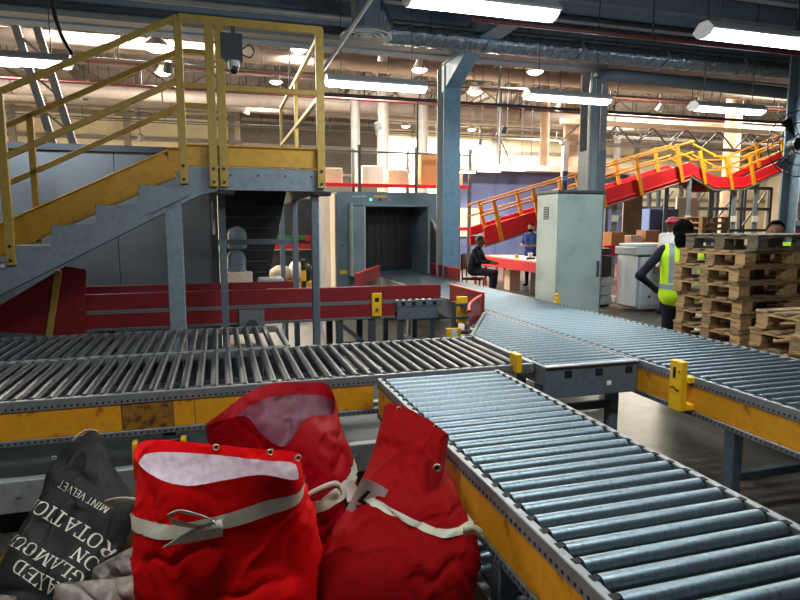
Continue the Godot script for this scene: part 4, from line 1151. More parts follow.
func build_people():
	var dark := Color(0.018, 0.019, 0.024)
	# worker in a vest, back to the camera, left hand on hip
	var p := stand_pose()
	p.arms[1] = [Vector3(0.19, 1.38, 0), Vector3(0.42, 1.10, -0.06), Vector3(0.235, 0.94, 0.07), Vector3(-0.7, -0.3, 0.5)]
	p.arms[0] = [Vector3(-0.19, 1.38, 0), Vector3(-0.26, 1.12, 0.04), Vector3(-0.18, 1.0, 0.28), Vector3(0.2, 0.1, 1)]
	var h := human("person", "person in lime safety vest and dark sleeves beside the pallets, hand on hip", Vector3(4.78, 0, -5.33), 2.55, p, {"skin": Color(0.05, 0.028, 0.018), "shirt": dark, "sleeve": dark, "trousers": dark, "shoes": dark}, 0.014)
	vest(h, p)
	hair_cap(h, "hair", p.head, Vector3.BACK, M.hair, -0.10, 0.112)
	part(h, "hair_tail", lathe(PackedVector2Array([Vector2(0.0, 0.0), Vector2(0.07, 0.03), Vector2(0.09, 0.12), Vector2(0.085, 0.2), Vector2(0.03, 0.26), Vector2(0.0, 0.27)]), 16), M.hair, at(0, 1.37, -0.035))
	# worker in white shirt and pink cap
	p = stand_pose()
	p.look = Vector3(0, -0.15, 1).normalized()
	p.arms[1] = [Vector3(0.19, 1.38, 0), Vector3(0.22, 1.14, 0.10), Vector3(0.16, 0.98, 0.30), Vector3(-0.1, -0.6, 0.8)]
	h = human("person", "person in white shirt and pink cap leaning towards the copier", Vector3(7.92, 0.0, -9.1), -PI / 2 + 0.25, p, {"skin": Color(0.10, 0.045, 0.025), "shirt": Color(0.80, 0.78, 0.76), "sleeve": Color(0.80, 0.78, 0.76), "trousers": dark, "shoes": dark}, 0.016)
	h.scale = Vector3.ONE * 1.05
	hair_cap(h, "cap", p.head, p.look, M.cap_pink, 0.03, 0.108)
	part(h, "cap_brim", grid(10, 4, func(u: float, v: float) -> Vector3:
		var th := lerpf(-1.2, 1.2, u)
		return p.head + Vector3(sin(th) * 0.10, 0.075 - 0.03 * v, cos(th) * (0.095 + 0.07 * v))), M.cap_pink)
	# worker behind the pallets
	p = stand_pose()
	h = human("person", "person in lime vest behind the pallets, only dark hair and forehead showing", Vector3(6.77, 0.0, -5.96), -0.9, p, {"skin": Color(0.20, 0.10, 0.06), "shirt": Color(0.5, 0.8, 0.04), "sleeve": dark, "trousers": dark, "shoes": dark}, 0.016)
	hair_cap(h, "hair", p.head, Vector3.BACK, M.hair, 0.0, 0.108)
	# seated worker in black
	p = sit_pose()
	h = human("person", "seated person in black jacket and cap at the red table", Vector3(5.62, 0, -12.75), 0.9, p, {"skin": Color(0.20, 0.10, 0.06), "shirt": dark, "sleeve": dark, "trousers": Color(0.03, 0.03, 0.04), "shoes": Color(0.3, 0.28, 0.26)}, 0.02)
	hair_cap(h, "cap", p.head, Vector3.BACK, M.cap_black, 0.03, 0.108)
	h.scale = Vector3(1.2, 1.06, 1.1)
	var ch := thing("chair", "black chair under the seated person in black", "chair", Vector3(5.62, 0, -12.75), 0.9)
	boxp(ch, "seat", Vector3(-0.23, 0.40, -0.22), Vector3(0.23, 0.455, 0.22), M.plastic_black, 0.015)
	boxp(ch, "backrest", Vector3(-0.21, 0.62, -0.27), Vector3(0.21, 1.0, -0.23), M.plastic_black, 0.015)
	for x in [-0.2, 0.17]:
		for z in [-0.24, 0.17]: boxp(ch, "leg", Vector3(x, 0, z), Vector3(x + 0.03, 0.40 if z > 0 else 0.7, z + 0.03), M.steel_dark)
	# bearded worker in blue
	p = stand_pose()
	p.arms[0] = [Vector3(-0.19, 1.38, 0), Vector3(-0.24, 1.12, 0.05), Vector3(-0.10, 1.12, 0.30), Vector3(0.4, 0.1, 0.8)]
	p.arms[1] = [Vector3(0.19, 1.38, 0), Vector3(0.24, 1.12, 0.05), Vector3(0.08, 1.10, 0.30), Vector3(-0.4, 0.1, 0.8)]
	h = human("person", "person in blue shirt standing behind the red table next to the cabinet", Vector3(8.0, 0, -14.4), -1.0, p, {"skin": Color(0.36, 0.20, 0.14), "shirt": Color(0.03, 0.06, 0.20), "sleeve": Color(0.03, 0.06, 0.20), "forearm": Color(0.36, 0.20, 0.14), "trousers": dark, "shoes": dark}, 0.02)
	hair_cap(h, "hair", p.head, Vector3.BACK, M.hair, 0.04, 0.096)
	part(h, "beard", lathe(PackedVector2Array([Vector2(0.0, -0.05), Vector2(0.04, -0.04), Vector2(0.065, 0.0), Vector2(0.06, 0.03)]), 14), M.hair, Transform3D(Basis.IDENTITY, p.head + Vector3(0, -0.065, 0.035)))

# ---------------------------------------------------------------- the room
func slab(called: String, lo: Vector3, hi: Vector3, m: Material) -> MeshInstance3D:
	var o := boxp(self, called, lo, hi, m, 0.001)
	o.set_meta("kind", "structure")
	return o

func build_room():
	slab("floor", Vector3(-14.2, -0.2, -40.2), Vector3(44.2, 0, 4.2), M.floor)
	slab("ceiling", Vector3(-14.2, 5.0, -10.0), Vector3(44.2, 5.2, 4.2), M.deck)
	slab("ceiling", Vector3(-14.2, ROOF, -40.2), Vector3(44.2, ROOF + 0.2, -9.8), M.roof)
	slab("wall_upper", Vector3(-14, 5.2, -10.0), Vector3(44, ROOF, -9.8), M.wall_grey)
	slab("wall_left", Vector3(-14.2, 0, -40.2), Vector3(-14, ROOF, 4.2), M.wall_cream)
	slab("wall_right", Vector3(44, 0, -40.2), Vector3(44.2, ROOF, 4.2), M.wall_cream)
	slab("wall_near", Vector3(-14, 0, 4.0), Vector3(44, 5.0, 4.2), M.wall_low)
	var far := slab("wall_far", Vector3(-14, 0, -40.2), Vector3(44, ROOF, -40), M.wall_cream)
	var fo := far.position
	for y in [3.6, 5.4, 6.8, 8.2]: part(far, "girt", bx(57.8, 0.22, 0.14, 0.01), M.roof_steel, Transform3D(Basis.IDENTITY, Vector3(15, y, -39.92) - fo))
	for k in 10: part(far, "pilaster", bx(0.35, ROOF, 0.2, 0.01), M.roof_steel, Transform3D(Basis.IDENTITY, Vector3(-11 + k * 6.0, ROOF * 0.5, -39.9) - fo))
	var gw := slab("wall_inner", Vector3(1.4, 0, -36.2), Vector3(9.4, ROOF - 0.3, -36.0), M.wall_grey)
	for y in [3.0, 4.6, 6.2, 7.6]: part(gw, "girt", bx(7.9, 0.16, 0.1, 0.01), M.roof_steel, Transform3D(Basis.IDENTITY, Vector3(5.4, y, -35.95) - gw.position))
	# worn yellow line on the floor in front of the cross conveyor
	single("floor_marking", "yellow painted floor line along the cross conveyor under the bags", "floor marking", bx(4.3, 0.004, 0.16, 0.001), M.yellow_dirty, at(-1.25, 0.002, -3.24))
	# joists of the low ceiling
	var jk := 0
	var jz := -9.2
	while jz < 3.5:
		var j := thing("ceiling_joist", "grey steel joist of the low ceiling, %s" % ("number %d from the hall edge" % (jk + 1)), "beam", Vector3(0, 4.72, jz), 0, "joists of the low ceiling")
		j.set_meta("label", "grey steel joist crossing the low ceiling over the conveyors")
		boxp(j, "web", Vector3(-13.9, 0.02, -0.01), Vector3(43.9, 0.28, 0.01), M.joist)
		boxp(j, "flange", Vector3(-13.9, 0.0, -0.06), Vector3(43.9, 0.02, 0.06), M.joist)
		jz += 0.75
		jk += 1
	var eb := thing("edge_beam", "deep steel beam along the edge of the low ceiling towards the hall", "beam", Vector3(0, 4.45, -9.95))
	boxp(eb, "web", Vector3(-13.9, 0.03, -0.015), Vector3(43.9, 0.55, 0.015), M.joist)
	boxp(eb, "flange", Vector3(-13.9, 0.0, -0.13), Vector3(43.9, 0.03, 0.13), M.joist)
	boxp(eb, "stiffener", Vector3(-13.9, 0.24, 0.0), Vector3(43.9, 0.28, 0.05), M.rail)
	boxp(eb, "cable_tray", Vector3(-13.9, 0.02, 0.16), Vector3(43.9, 0.10, 0.42), M.rail)
	# main beams towards the camera
	for x in [-4.2, 3.83, 12.0]:
		var mb := thing("main_beam", ["steel beam left of the stairs running towards the viewer", "blue grey steel beam over the blue column running towards the viewer", "steel beam at the right column running towards the viewer"][int((x + 4.2) / 8.0)], "beam", Vector3(x, 4.30, 0))
		boxp(mb, "web", Vector3(-0.015, 0.03, -9.8), Vector3(0.015, 0.42, 3.9), M.column_blue)
		boxp(mb, "flange", Vector3(-0.15, 0.0, -9.8), Vector3(0.15, 0.03, 3.9), M.column_blue)
		if x > 0: part(mb, "haunch", extrude(PackedVector2Array([Vector2(0, 0.0), Vector2(1.1, 0.0), Vector2(0, -0.45)]), 0.26), M.column_blue, Transform3D(Basis(Vector3.UP, -PI / 2), Vector3(0, 0.0, -9.85)))

func i_column(label: String, x: float, z: float, w: float, d: float, h: float, m: Material, m2: Material) -> Node3D:
	var t := thing("steel_column", label, "column", Vector3(x, 0, z))
	boxp(t, "flange", Vector3(-w / 2, 0.02, d / 2 - 0.03), Vector3(w / 2, h, d / 2), m, 0.006)
	boxp(t, "flange", Vector3(-w / 2, 0.02, -d / 2), Vector3(w / 2, h, -d / 2 + 0.03), m2, 0.006)
	boxp(t, "web", Vector3(-0.02, 0.02, -d / 2 + 0.03), Vector3(0.02, h, d / 2 - 0.03), m2, 0.002)
	boxp(t, "base_plate", Vector3(-w * 0.7, 0, -d * 0.7), Vector3(w * 0.7, 0.02, d * 0.7), m2)
	return t

func build_columns():
	i_column("blue grey steel column beside the scanner at the hall edge", 3.83, -9.85, 0.30, 0.34, 4.28, M.column_blue, M.rail_light)
	var c := i_column("grey steel column with a bent pipe behind the tall cabinet", 6.78, -10.0, 0.36, 0.34, 4.44, M.hall_column, M.hall_column)
	boxp(c, "lower_coat", Vector3(-0.185, 0.02, -0.175), Vector3(0.185, 3.02, 0.18), M.steel_mid)
	single("bent_pipe", "thick grey pipe bending over and down in front of the grey column", "pipe", tube(PackedVector3Array([Vector3(11.0, 4.24, -9.6), Vector3(9.0, 4.28, -9.6), Vector3(7.3, 4.31, -9.6), Vector3(6.85, 4.31, -9.6), Vector3(6.62, 4.24, -9.6), Vector3(6.53, 4.05, -9.6), Vector3(6.53, 2.5, -9.6), Vector3(6.53, 0.02, -9.6)]), 0.11, 14), M.steel_mid)
	var r := i_column("grey column at the right edge with notices and a fan", 8.50, -7.15, 0.34, 0.34, 4.7, M.steel_blue, M.steel_mid)
	boxp(r, "conduit", Vector3(-0.05, 1.3, 0.175), Vector3(-0.02, 2.9, 0.2), M.rail_light)
	# notices on the right column
	var n := thing("notice", "white notice with blue and red print taped on the right column", "notice", Vector3(8.40, 1.48, -6.975))
	boxp(n, "sheet", Vector3(-0.12, 0, 0), Vector3(0.06, 0.24, 0.003), M.paper, 0.0005)
	boxp(n, "print", Vector3(-0.10, 0.10, 0.003), Vector3(0.0, 0.16, 0.004), M.paper_blue, 0.0002)
	boxp(n, "print", Vector3(-0.10, 0.05, 0.003), Vector3(0.03, 0.10, 0.004), M.paper_red, 0.0002)
	n = thing("notice", "white notice with rows of small print higher on the right column", "notice", Vector3(8.40, 1.76, -6.975))
	boxp(n, "sheet", Vector3(-0.10, 0, 0), Vector3(0.08, 0.24, 0.003), M.carton_pale, 0.0005)
	for k in 5: boxp(n, "print", Vector3(-0.07, 0.03 + k * 0.04, 0.003), Vector3(0.05, 0.04 + k * 0.04, 0.004), M.rail, 0.0002)
	# wall fan
	var f := thing("wall_fan", "large black caged fan mounted on the right column", "fan", Vector3(8.02, 2.80, -6.80), -0.35)
	for q in [0.46, 0.30, 0.14]:
		var tm := TorusMesh.new()
		tm.inner_radius = q - 0.008
		tm.outer_radius = q + 0.008
		tm.rings = 36
		tm.ring_segments = 6
		part(f, "cage_ring", tm, M.fan_black, Transform3D(Basis(Vector3.RIGHT, PI / 2), Vector3(0, 0, 0.06)))
	for k in 16:
		var d := Vector3(cos(k * TAU / 16), sin(k * TAU / 16), 0)
		rod(f, "cage_spoke", d * 0.06 + Vector3(0, 0, 0.09), d * 0.46 + Vector3(0, 0, 0.06), 0.004, M.fan_black, 6)
	for k in 3:
		part(f, "blade", grid(8, 8, func(u: float, v: float) -> Vector3:
			var th: float = k * TAU / 3 + (u - 0.5) * lerpf(0.5, 0.55, v)
			var rr := lerpf(0.07, 0.40, v)
			return Vector3(cos(th) * rr, sin(th) * rr, (u - 0.5) * 0.09)), M.plastic_black)
	part(f, "motor", cyl(0.09, 0.2, 18), M.plastic_black, Transform3D(Basis(Vector3.RIGHT, PI / 2), Vector3(0, 0, -0.06)))
	bar(f, "bracket", Vector3(0, 0, -0.12), Vector3(0.40, 0.0, -0.20), 0.05, 0.05, M.plastic_black)

# ---------------------------------------------------------------- lamps
func tube_lamp(x0: float, z: float, where: String, energy: float):
	var t := thing("fluorescent_lamp", "white fluorescent lamp hanging %s" % where, "lamp", Vector3(x0 + 0.635, 3.35, z), 0, "hanging fluorescent lamps")
	part(t, "housing", extrude(PackedVector2Array([Vector2(-0.05, 0.10), Vector2(0.05, 0.10), Vector2(0.12, 0.035), Vector2(0.12, 0.015), Vector2(-0.12, 0.015), Vector2(-0.12, 0.035)]), 1.27), M.white_paint, Transform3D(Basis(Vector3.UP, PI / 2), Vector3.ZERO))
	part(t, "lens", grid(12, 2, func(u: float, v: float) -> Vector3:
		var th := lerpf(0, PI, u)
		return Vector3(lerpf(-0.62, 0.62, v), 0.016 - sin(th) * 0.055, cos(th) * 0.11)), M.tube_lens)
	for s in [-0.62, 0.62]: part(t, "end_cap", extrude(PackedVector2Array([Vector2(-0.115, 0.02), Vector2(0.115, 0.02), Vector2(0.08, -0.025), Vector2(0.0, -0.045), Vector2(-0.08, -0.025)]), 0.012), M.white_paint, Transform3D(Basis(Vector3.UP, PI / 2), Vector3(s, 0, 0)))
	for s in [-0.45, 0.45]: rod(t, "hanger", Vector3(s, 0.10, 0), Vector3(s, 1.65, 0), 0.006, M.pipe_dark, 6)
	var l := AreaLight3D.new()
	l.name = "lamp_light"
	l.area_size = Vector2(1.2, 0.2)
	l.light_color = Color(0.95, 0.98, 1.0)
	l.light_energy = energy
	l.area_range = 40.0
	l.shadow_enabled = true
	l.transform = Transform3D(Basis(Vector3.RIGHT, -PI / 2), Vector3(0, -0.06, 0))
	t.add_child(l)
	# the curved lens also throws light sideways
	for s in [-0.4, 0.4]:
		var o := OmniLight3D.new()
		o.name = "side_light"
		o.light_color = Color(0.92, 0.97, 1.0)
		o.light_energy = energy * 0.16
		o.light_size = 0.08
		o.omni_range = 40.0
		o.omni_attenuation = 2.0
		o.shadow_enabled = true
		o.position = Vector3(s, -0.14, 0)
		t.add_child(o, true)

func high_bay(p: Vector3, label: String, energy: float, r := 0.28, lit := true):
	var t := thing("high_bay_lamp", label, "lamp", p, 0, "high bay lamps in the hall roof")
	part(t, "shade", lathe(PackedVector2Array([Vector2(0.05, 0.34), Vector2(0.10, 0.33), Vector2(0.16, 0.2), Vector2(r * 0.95, 0.02), Vector2(r, 0.0)]), 20), M.white_paint)
	part(t, "glow_disc", lathe(PackedVector2Array([Vector2(0.0, -0.10), Vector2(r * 0.5, -0.085), Vector2(r * 0.85, -0.03), Vector2(r * 0.97, 0.01)]), 20), M.bay_glow)
	rod(t, "hanger", Vector3(0, 0.33, 0), Vector3(0, ROOF - p.y, 0), 0.012, M.pipe_dark, 6)
	if lit:
		var l := AreaLight3D.new()
		l.name = "lamp_light"
		l.area_size = Vector2(0.5, 0.5)
		l.light_color = Color(1.0, 0.95, 0.87)
		l.light_energy = energy
		l.area_range = 80.0
		l.shadow_enabled = true
		l.transform = Transform3D(Basis(Vector3.RIGHT, -PI / 2), Vector3(0, -0.13, 0))
		t.add_child(l)

func build_lamps():
	var e := LAMP_E
	tube_lamp(1.44, -4.6, "highest in the middle, over the merge conveyors", e)
	tube_lamp(4.21, -4.6, "at the top right corner over the pallets", e)
	tube_lamp(-2.72, -7.45, "at the left edge behind the sloping handrails", e)
	tube_lamp(1.31, -7.45, "in front of the scanner, right of the platform rail", e)
	tube_lamp(4.0, -7.45, "crossed by the bent pipe above the tall cabinet", e)
	tube_lamp(6.72, -7.45, "on the right above the red incline", e)
	for x in [-1.33, 1.44]:
		tube_lamp(x, -1.75, "above the viewer, %s" % {-1.33: "left of the bags", 1.44: "over the near conveyor", 4.21: "right of the main conveyor"}[x], e)
	var b := HALL_E
	high_bay(Vector3(2.79, 7.44, -20.96), "small round high bay lamp seen beside the platform rail, upper one", b * 0.25)
	high_bay(Vector3(2.63, 7.8, -27.4), "small round high bay lamp left of the upper one at the platform rail", b * 0.25)
	high_bay(Vector3(2.45, 7.75, -31.1), "small round high bay lamp, lowest of three behind the platform rail", b * 0.25)
	high_bay(Vector3(6.70, 6.85, -20.0), "round high bay lamp left of the blue column", b * 0.40)
	high_bay(Vector3(9.0, 6.38, -20.6), "round high bay lamp right of the blue column", b * 0.35)
	high_bay(Vector3(10.3, 6.71, -18.6), "round high bay lamp above the grey column lamp", b * 0.35)
	high_bay(Vector3(15.15, 6.03, -14.95), "large bright high bay lamp near the right lamp", b * 0.25, 0.5)
	high_bay(Vector3(-1.26, 5.9, -16.2), "large bright bell lamp behind the sloping handrail", b * 0.40, 0.36)
	high_bay(Vector3(-1.73, 7.18, -24.4), "small round high bay lamp below the bell lamp", b)
	high_bay(Vector3(20.0, 7.8, -33.9), "round high bay lamp over the red incline", b * 2.0)
	high_bay(Vector3(28.0, 7.8, -28.0), "round high bay lamp at the right in the hall", b)
	high_bay(Vector3(-10.6, 7.8, -20.0), "round high bay lamp at the far left of the hall", b * 1.3)
	high_bay(Vector3(11.5, 7.8, -37.0), "round high bay lamp near the far wall", b * 2.2)
	high_bay(Vector3(16.0, 7.8, -37.0), "round high bay lamp near the far wall, behind the grey column", b * 2.5)
	# long light strips under the roof
	var k := 0
	for q in [[-7.5, -22.2], [-2.4, -20.6], [-9.3, -28.4], [19.5, -24.0], [24.0, -20.0], [22.0, -30.8], [5.0, -22.5], [27.5, -24.0]]:
		var t := thing("light_strip", ["long bright strip lamp under the hall roof at the left edge", "bright strip lamp behind the bell lamp", "lower strip lamp behind the sloping handrails", "strip lamp over the red incline", "strip lamp at the right over the incline", "farthest strip lamp at the right", "strip lamp behind the platform rail", "strip lamp at the right edge of the hall"][k], "lamp", Vector3(q[0], 8.0, q[1]), 0, "strip lamps under the hall roof")
		boxp(t, "housing", Vector3(-1.9, 0.0, -0.20), Vector3(1.9, 0.12, 0.20), M.white_paint)
		boxp(t, "lens", Vector3(-1.85, -0.05, -0.17), Vector3(1.85, 0.0, 0.17), M.hall_strip)
		for s in [-1.5, 1.5]: rod(t, "hanger", Vector3(s, 0.12, 0), Vector3(s, ROOF - 8.0, 0), 0.012, M.pipe_dark, 6)
		var l := AreaLight3D.new()
		l.name = "lamp_light"
		l.area_size = Vector2(3.6, 0.34)
		l.light_color = Color(1.0, 0.95, 0.87)
		l.light_energy = b
		l.area_range = 80.0
		l.shadow_enabled = true
		l.transform = Transform3D(Basis(Vector3.RIGHT, -PI / 2), Vector3(0, -0.08, 0))
		t.add_child(l)
		k += 1

# ---------------------------------------------------------------- services under the low ceiling
func build_services():
	var d := thing("air_duct", "silver foil covered air duct under the low ceiling", "duct", Vector3(0, 4.30, -8.45))
	for k in 7:
		var x := 2.3 + k * 1.55
		part(d, "duct_section", grid(28, 12, func(u: float, v: float) -> Vector3:
			var th := u * TAU
			var r := 0.17 + 0.010 * sin(v * 40.0 + 3.0 * u * TAU)
			return Vector3(x + v * 1.5, sin(th) * r * 0.8 + 0.01 * sin(u * 30.0), cos(th) * r * 1.2)), M.duct)
		part(d, "joint_ring", cyl(0.185, 0.04, 24), M.steel_mid, Transform3D(Basis(Vector3.FORWARD, PI / 2).scaled(Vector3(1, 0.85, 1.2)), Vector3(x + 1.525, 0, 0)))
		rod(d, "hanger", Vector3(x + 0.7, 0.15, 0), Vector3(x + 0.7, 0.70, 0), 0.008, M.pipe_dark, 6)
	var g := thing("air_diffuser", "round ceiling air diffuser with concentric rings left of the blue column", "air diffuser", Vector3(1.75, 3.86, -7.2))
	part(g, "neck", cyl(0.17, 0.5, 24), M.steel_mid, at(0, 0.27, 0))
	for r in [0.31, 0.23, 0.15]:
		part(g, "ring", lathe(PackedVector2Array([Vector2(r - 0.055, 0.03), Vector2(r - 0.01, -0.02), Vector2(r, -0.02), Vector2(r, -0.008), Vector2(r - 0.045, 0.035)]), 32), M.rail_light)
	part(g, "centre_cone", cyl(0.08, 0.03, 20), M.rail_light)
	rod(g, "hanger", Vector3(0.2, 0.3, 0), Vector3(0.2, 1.14, 0), 0.006, M.pipe_dark, 6)
	part(g, "branch_duct", tube(PackedVector3Array([Vector3(0, 0.5, 0), Vector3(0.02, 0.62, -0.15), Vector3(0.1, 0.66, -0.5), Vector3(0.5, 0.52, -1.15)]), 0.17, 16), M.duct)
	single("sprinkler_pipe", "dark red sprinkler pipe crossing under the low ceiling", "pipe", cyl(0.03, 9.2, 12), M.pipe_red, Transform3D(Basis(Vector3.FORWARD, PI / 2), Vector3(7.4, 3.93, -6.5)))
	var h := thing("pipe_hanger", "rods holding the red sprinkler pipe to the ceiling", "hanger")
	for x in [2.9, 5.2, 7.5, 9.8, 11.6]: rod(h, "rod", Vector3(x, 3.96, -6.5), Vector3(x, 5.0, -6.5), 0.012, M.pipe_dark, 6)
	var c := thing("conduit", "thin dark conduit running across the hall opening with drop rods", "conduit")
	rod(c, "pipe", Vector3(0.5, 3.82, -10.3), Vector3(13.0, 3.82, -10.3), 0.028, M.pipe_dark, 10)
	for x in [1.2, 3.45, 4.92, 7.4, 9.6, 12.0]: rod(c, "drop_rod", Vector3(x, 3.82, -10.3), Vector3(x, 4.46, -10.08), 0.012, M.pipe_dark, 8)
	rod(c, "drop_pipe", Vector3(3.42, 3.80, -10.3), Vector3(3.42, 2.6, -10.3), 0.015, M.pipe_dark, 8)
	single("diagonal_rod", "pale diagonal brace rod above the scanner lamp", "brace", cyl(0.022, 2.36, 8), M.rail_light, along(Vector3(1.22, 3.42, -7.2), Vector3(2.25, 4.90, -5.6)))
	single("hanging_cable", "black cable hanging from the ceiling at the upper left", "cable", tube(PackedVector3Array([Vector3(-1.62, 5.0, -7.6), Vector3(-1.62, 4.4, -7.6), Vector3(-1.62, 4.0, -7.6), Vector3(-1.57, 3.76, -7.55), Vector3(-1.50, 3.58, -7.5), Vector3(-1.44, 3.48, -7.45)]), 0.022, 8), M.pipe_dark)
	# extra pipes at the right
	var k := 0
	for q in [[4.62, -8.95, 0.05, "upper"], [4.55, -7.8, 0.04, "middle"], [4.60, -5.6, 0.035, "near"]]:
		single("ceiling_pipe", "grey pipe under the low ceiling, %s run" % q[3], "pipe", cyl(q[2], 26.0, 10), [M.rail, M.pipe_dark, M.rail_light][k], Transform3D(Basis(Vector3.FORWARD, PI / 2), Vector3(4, q[0], q[1])))
		k += 1
	# leaning lattice brace at the left in the hall
	var b := thing("lattice_brace", "leaning grey lattice brace in the hall behind the stairs", "brace")
	for s in [0.0, 0.32]:
		bar(b, "chord", Vector3(-3.7 + s, 7.4, -12.0), Vector3(-2.0 + s, 0.0, -12.0), 0.12, 0.1, M.hall_column)
	for j in 12:
		var y := 7.2 - j * 0.6
		var x := lerpf(-3.7, -2.0, (7.4 - y) / 7.4)
		bar(b, "lacing", Vector3(x + 0.03, y, -12.0), Vector3(x + 0.36, y - 0.3, -12.0), 0.04, 0.03, M.hall_column)

# ---------------------------------------------------------------- machines
func build_machines():
	# baggage-type X-ray scanner
	var z := -11.0
	var t := thing("x_ray_scanner", "large grey X-ray scanner with black curtain tunnel at the end of the conveyor", "scanner", Vector3(0, 0, z))
	var face := CSGCombiner3D.new()
	face.name = "front_face"
	var fb := CSGBox3D.new()
	fb.size = Vector3(1.98, 2.26, 0.5)
	fb.position = Vector3(3.09, 1.13, -0.25)
	face.add_child(fb)
	var hole := CSGBox3D.new()
	hole.operation = CSGShape3D.OPERATION_SUBTRACTION
	hole.size = Vector3(1.19, 1.32, 2.0)
	hole.position = Vector3(3.14, 1.34, 0.0)
	face.add_child(hole)
	face.material_override = M.scanner
	t.add_child(face)
	boxp(t, "body", Vector3(2.10, 0.1, -1.9), Vector3(4.08, 2.24, -0.52), M.scanner)
	boxp(t, "side_panel", Vector3(2.075, 0.1, -1.9), Vector3(2.097, 2.22, -0.02), M.scanner_cream)
	boxp(t, "side_panel_strip", Vector3(2.06, 0.1, -0.5), Vector3(2.075, 2.22, -0.02), M.carton_pale)
	# tunnel hood
	boxp(t, "hood_side", Vector3(2.30, 0.72, 0.0), Vector3(2.52, 2.0, 0.45), M.scanner)
	boxp(t, "hood_side", Vector3(3.71, 0.72, 0.0), Vector3(3.76, 2.0, 0.45), M.scanner)
	boxp(t, "hood_top", Vector3(2.30, 1.98, 0.0), Vector3(3.76, 2.04, 0.45), M.scanner)
	boxp(t, "hood_edge", Vector3(2.50, 0.72, 0.452), Vector3(2.53, 1.98, 0.46), M.rail_light)
	for k in 16: boxp(t, "curtain_strip", Vector3(2.545 + k * 0.07, 0.80, -0.35 + 0.012 * (k % 2)), Vector3(2.612 + k * 0.07, 1.97, -0.344 + 0.012 * (k % 2)), M.rubber, 0.001)
	part(t, "status_light", cyl(0.022, 0.02, 12), M.led_cyan, Transform3D(Basis(Vector3.RIGHT, PI / 2), Vector3(2.74, 2.12, 0.01)))
	part(t, "status_light", cyl(0.02, 0.02, 12), M.plastic_black, Transform3D(Basis(Vector3.RIGHT, PI / 2), Vector3(2.92, 2.12, 0.01)))
	part(t, "status_light", cyl(0.02, 0.02, 12), M.rail_light, Transform3D(Basis(Vector3.RIGHT, PI / 2), Vector3(3.09, 2.12, 0.01)))
	boxp(t, "brand_plate", Vector3(2.38, 2.16, 0.0), Vector3(2.66, 2.19, 0.008), M.rail_light, 0.001)
	boxp(t, "warning_plate", Vector3(2.80, 2.16, 0.0), Vector3(3.06, 2.20, 0.008), M.goods_yellow, 0.001)
	boxp(t, "warning_plate", Vector3(2.14, 0.74, 0.0), Vector3(2.28, 0.82, 0.008), M.goods_yellow, 0.001)
	part(t, "push_button", cyl(0.02, 0.02, 12), M.goods_green, Transform3D(Basis(Vector3.RIGHT, PI / 2), Vector3(2.2, 1.36, 0.01)))
	part(t, "push_button", cyl(0.02, 0.02, 12), M.maroon, Transform3D(Basis(Vector3.RIGHT, PI / 2), Vector3(2.2, 1.27, 0.01)))
	part(t, "curved_cover", grid(10, 8, func(u: float, v: float) -> Vector3:
		var yy := 0.3 + u * 1.55
		var bulge := 0.34 * sqrt(maxf(0.0, 1.0 - pow(u, 3.0)))
		return Vector3(3.80 + bulge * sin(v * PI * 0.5), yy, 0.02 + 0.3 * cos(v * PI * 0.5))), M.plastic_black)
	for x in [2.3, 3.8]:
		for zz in [-0.2, -1.6]: boxp(t, "foot", Vector3(x - 0.08, 0, zz - 0.08), Vector3(x + 0.08, 0.1, zz + 0.08), M.plastic_black)
	# tall cabinet
	t = thing("cabinet", "tall pale grey steel cabinet with a signal lamp on top beside the conveyor", "cabinet", Vector3(4.0, 0, -7.07))
	boxp(t, "plinth", Vector3(0.01, 0, 0.01), Vector3(0.63, 0.08, 0.51), M.steel_dark)
	boxp(t, "body", Vector3(0, 0.08, 0), Vector3(0.64, 2.04, 0.5), M.cabinet_side, 0.006)
	boxp(t, "front_door", Vector3(0.01, 0.1, 0.5), Vector3(0.63, 2.03, 0.52), M.cabinet, 0.006)
	boxp(t, "roof_plate", Vector3(-0.02, 2.04, -0.02), Vector3(0.66, 2.075, 0.54), M.steel_dark)
	var v := boxp(t, "vent", Vector3(-0.006, 1.72, 0.17), Vector3(0.0, 1.88, 0.29), M.steel_dark, 0.001)
	for k in 5: part(v, "slat", bx(0.006, 0.012, 0.11, 0.001), M.rail, at(-0.004, -0.06 + k * 0.03, 0))
	var sl := rod(t, "signal_lamp", Vector3(0.27, 2.075, 0.2), Vector3(0.27, 2.33, 0.2), 0.035, M.plastic_black, 14)
	part(sl, "lamp_band", cyl(0.036, 0.06, 14), M.office_blue, at(0, 0.04, 0))
	boxp(t, "handle", Vector3(0.57, 1.0, 0.52), Vector3(0.60, 1.2, 0.54), M.steel_dark)
	# copiers
	t = thing("copier", "large light grey office copier with paper drawers behind the main conveyor", "copier", Vector3(7.48, 0, -10.1))
	boxp(t, "body", Vector3(0.10, 0.06, 0), Vector3(0.88, 1.05, 0.62), M.plastic_grey, 0.015)
	boxp(t, "left_panel", Vector3(0.0, 0.10, 0.05), Vector3(0.10, 1.12, 0.55), M.white_paint, 0.02)
	boxp(t, "scanner_top", Vector3(-0.03, 1.08, -0.02), Vector3(0.90, 1.24, 0.60), M.plastic_grey, 0.02)
	boxp(t, "neck", Vector3(0.1, 1.05, 0.05), Vector3(0.85, 1.08, 0.3), M.steel_mid)
	boxp(t, "lid", Vector3(0.05, 1.24, 0.0), Vector3(0.85, 1.30, 0.56), M.white_paint, 0.015)
	var pn := boxp(t, "control_panel", Vector3(0.35, 0.90, 0.62), Vector3(0.62, 1.02, 0.66), M.plastic_grey)
	for k in 3: part(pn, "key", bx(0.05, 0.08, 0.01, 0.003), M.steel_dark, at(-0.08 + k * 0.075, 0, 0.022))
